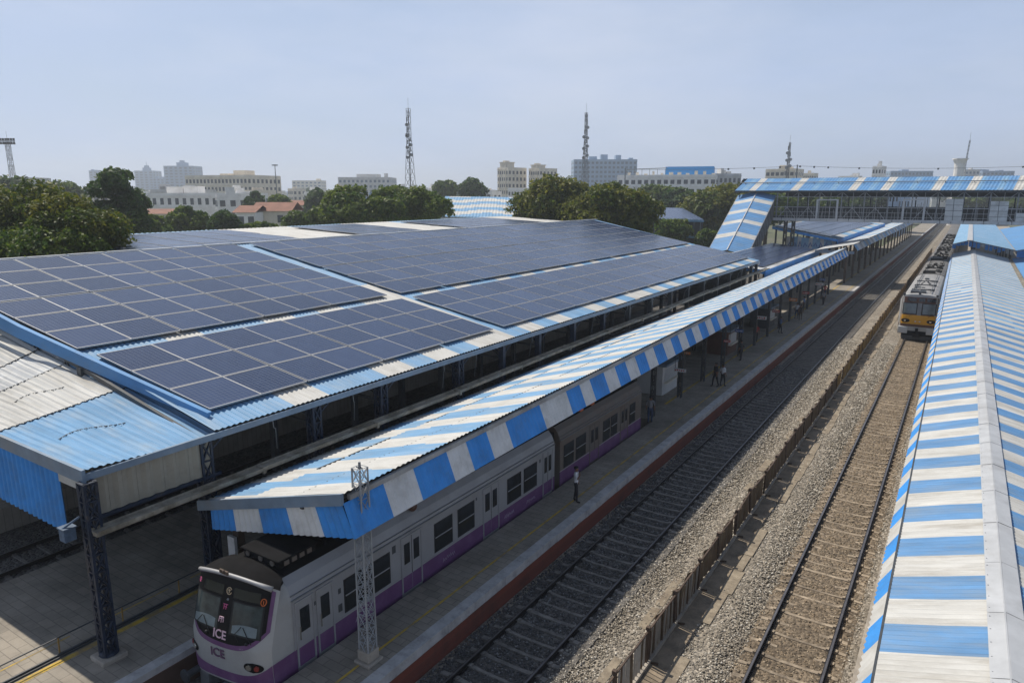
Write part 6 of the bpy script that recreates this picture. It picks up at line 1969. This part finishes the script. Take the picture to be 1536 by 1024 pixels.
for k in range(6):
    for r_ in range(2):
        x = Vector((b2.x - .7, b2.y, 0)) + RT * (-1.9 + k * .75); mb.box(x.x - .25, x.x + .25, x.y - .2, x.y + .2, tp - .5 + r_ * .9, tp + .1 + r_ * .9)
q0 = Vector((b2.x - .7, b2.y, tp - .6)); mb.bar(q0 - RT * 2.2, q0 + RT * 2.2, .18); mb.bar(q0 - RT * 2.2 + Vector((0, 0, .9)), q0 + RT * 2.2 + Vector((0, 0, .9)), .15)
mb.build('lamp_bank', 'steel_dark', t)
b2 = at(417, 318, 178); tp = at(417, 248, 178).z
t = thing('lamp_mast', 'slender high mast lamp standing among the red roofs', 'lamp mast', (b2.x, b2.y, -.3))
mb = MB(); mb.tube([(b2.x, b2.y, -.3), (b2.x, b2.y, tp)], [.18, .09], 8); mb.build('pole', 'steel_grey', t)
mb = MB(); mb.cyl((b2.x, b2.y, tp - .12), (b2.x, b2.y, tp + .06), .35, 12)
for k in range(6):
    a = k * math.pi / 3; mb.box(b2.x + .55 * math.cos(a) - .13, b2.x + .55 * math.cos(a) + .13, b2.y + .55 * math.sin(a) - .13, b2.y + .55 * math.sin(a) + .13, tp - .2, tp + .05)
mb.build('lamp_ring', 'steel_grey', t)
b2 = at(1434, 292, 320); k = 320 / FPX
t = thing('water_tower', 'white water tower with a wide flat top behind the footbridge', 'water tower', (b2.x, b2.y, -.3))
mb = MB(); mb.tube([(b2.x, b2.y, -.3), (b2.x, b2.y, 14 + 36 * k)], [7.5 * k, 7.0 * k], 14); mb.build('shaft', 'wall_white', t)
mb = MB(); mb.tube([(b2.x, b2.y, 14 + 36 * k), (b2.x, b2.y, 14 + 44 * k), (b2.x, b2.y, 14 + 50 * k)], [6.8 * k, 7.2 * k, 9.5 * k], 16); mb.build('tank', 'wall_white', t)
mb = MB(); mb.cyl((b2.x, b2.y, 14 + 50 * k), (b2.x, b2.y, 14 + 51.5 * k), 10.5 * k, 16); mb.build('rim', 'wall_white', t)

def cable(label, u0, v0, u1, v1, d, sag, lumps):
    a, b2 = at(u0, v0, d), at(u1, v1, d); c_ = (a + b2) / 2
    t = thing('overhead_cable', label, 'cable', (c_.x, c_.y, 0))
    P = [a.lerp(b2, f) + Vector((0, 0, -sag * 4 * f * (1 - f))) for f in np.linspace(0, 1, 24)]
    mb = MB(); mb.tube(P, .045, 5); mb.build('wire', 'steel_grey', t)
    mb = MB()
    for f in lumps:
        q = a.lerp(b2, f) + Vector((0, 0, -sag * 4 * f * (1 - f))); mb.box(q.x - .22, q.x + .22, q.y - .12, q.y + .12, q.z - .35, q.z + .12)
    mb.build('insulator', 'steel_dark', t)
    for q in (a, b2):
        mb = MB(); mb.tube([(q.x, q.y, -.3), (q.x, q.y, q.z + .3)], .16, 6); mb.build('pole', 'steel_grey', t)
cable('long overhead cable crossing the sky above the footbridge roof', 1196, 249, 1620, 246, 190, .9, (.01, .06, .11, .22, .5, .8))
cable('short overhead cable above the blue clad building', 938, 254, 1196, 249, 190, .4, (.6, .75, .9))

# ------------------------------------------------------------------ haze, sky, sun
hz = MB(); hz.box(-1900, 1500, -60, 2300, -1.3, 78)
hm, nt, b = nmat('haze air')
nt.nodes.remove(b)
pv = N(nt, 'ShaderNodeVolumePrincipled')
pv.inputs['Color'].default_value = (.88, .94, 1, 1)
pv.inputs['Density'].default_value = .0005
pv.inputs['Anisotropy'].default_value = .35
nt.links.new(pv.outputs[0], nt.nodes['Material Output'].inputs['Volume'])
M['haze'] = hm
o = hz.build('haze', 'haze'); o['kind'] = 'stuff'; o['label'] = 'pale blue haze over the town'

SUN_DIR = Vector((-.66, .13, 1.0)).normalized()         # towards the sun
sun = bpy.data.lights.new('sun', 'SUN'); sun.energy = 4.2; sun.angle = R(.55); sun.color = (1, .93, .82)
so = bpy.data.objects.new('sun', sun); COL.objects.link(so)
so.rotation_euler = SUN_DIR.to_track_quat('Z', 'Y').to_euler()
w = bpy.data.worlds.new('World'); S.world = w; w.use_nodes = True
nt = w.node_tree
sky = N(nt, 'ShaderNodeTexSky'); sky.sky_type = 'NISHITA'; sky.sun_disc = False
sky.sun_elevation = math.asin(SUN_DIR.z)
sky.sun_rotation = math.atan2(SUN_DIR.x, SUN_DIR.y)
sky.air_density = 1.2; sky.dust_density = 1.0; sky.ozone_density = 1.5; sky.altitude = 50
bg = nt.nodes['Background']; bg.inputs['Strength'].default_value = .07
# thin high cloud veils
tc = N(nt, 'ShaderNodeTexCoord')
mp = N(nt, 'ShaderNodeMapping'); mp.inputs['Scale'].default_value = (1.6, 1.6, 7.0)
nt.links.new(tc.outputs['Generated'], mp.inputs['Vector'])
no = N(nt, 'ShaderNodeTexNoise', i_Scale=2.2, i_Detail=7.0, i_Roughness=.6)
nt.links.new(mp.outputs['Vector'], no.inputs['Vector'])
mr = N(nt, 'ShaderNodeMapRange'); mr.inputs['From Min'].default_value = .3; mr.inputs['From Max'].default_value = .75; mr.inputs['To Min'].default_value = .72; mr.inputs['To Max'].default_value = .95
nt.links.new(no.outputs['Fac'], mr.inputs['Value'])
mx = N(nt, 'ShaderNodeMix', data_type='RGBA')
sx = N(nt, 'ShaderNodeSeparateXYZ'); nt.links.new(tc.outputs['Generated'], sx.inputs[0])
el = N(nt, 'ShaderNodeMapRange'); el.interpolation_type = 'SMOOTHSTEP'
el.inputs['From Min'].default_value = .16; el.inputs['From Max'].default_value = .55; el.inputs['To Min'].default_value = 1; el.inputs['To Max'].default_value = .12
nt.links.new(sx.outputs['Z'], el.inputs['Value'])
mu = N(nt, 'ShaderNodeMath', operation='MULTIPLY'); nt.links.new(mr.outputs['Result'], mu.inputs[0]); nt.links.new(el.outputs['Result'], mu.inputs[1])
nt.links.new(mu.outputs[0], mx.inputs['Factor']); nt.links.new(sky.outputs[0], mx.inputs['A']); mx.inputs['B'].default_value = (6.0, 7.35, 10.2, 1)
n2_ = N(nt, 'ShaderNodeTexNoise', i_Scale=1.5, i_Detail=8.0, i_Roughness=.58)
mp2 = N(nt, 'ShaderNodeMapping'); mp2.inputs['Scale'].default_value = (1.1, 1.1, 3.6); mp2.inputs['Location'].default_value = (.35, .1, .2)
nt.links.new(tc.outputs['Generated'], mp2.inputs['Vector']); nt.links.new(mp2.outputs['Vector'], n2_.inputs['Vector'])
m2_ = N(nt, 'ShaderNodeMapRange'); m2_.inputs['From Min'].default_value = .48; m2_.inputs['From Max'].default_value = .74; m2_.inputs['To Max'].default_value = .6
nt.links.new(n2_.outputs['Fac'], m2_.inputs['Value'])
mx2 = N(nt, 'ShaderNodeMix', data_type='RGBA'); mx2.inputs['B'].default_value = (8.2, 8.9, 10.6, 1)
nt.links.new(m2_.outputs['Result'], mx2.inputs['Factor']); nt.links.new(mx.outputs['Result'], mx2.inputs['A'])
nt.links.new(mx2.outputs['Result'], bg.inputs['Color'])

vs = S.view_settings
vs.view_transform = 'Standard'; vs.look = 'None'; vs.exposure = .25; vs.gamma = 1
S.cycles.use_denoising = True
S.cycles.max_bounces = 6; S.cycles.volume_bounces = 0
S.cycles.transparent_max_bounces = 4
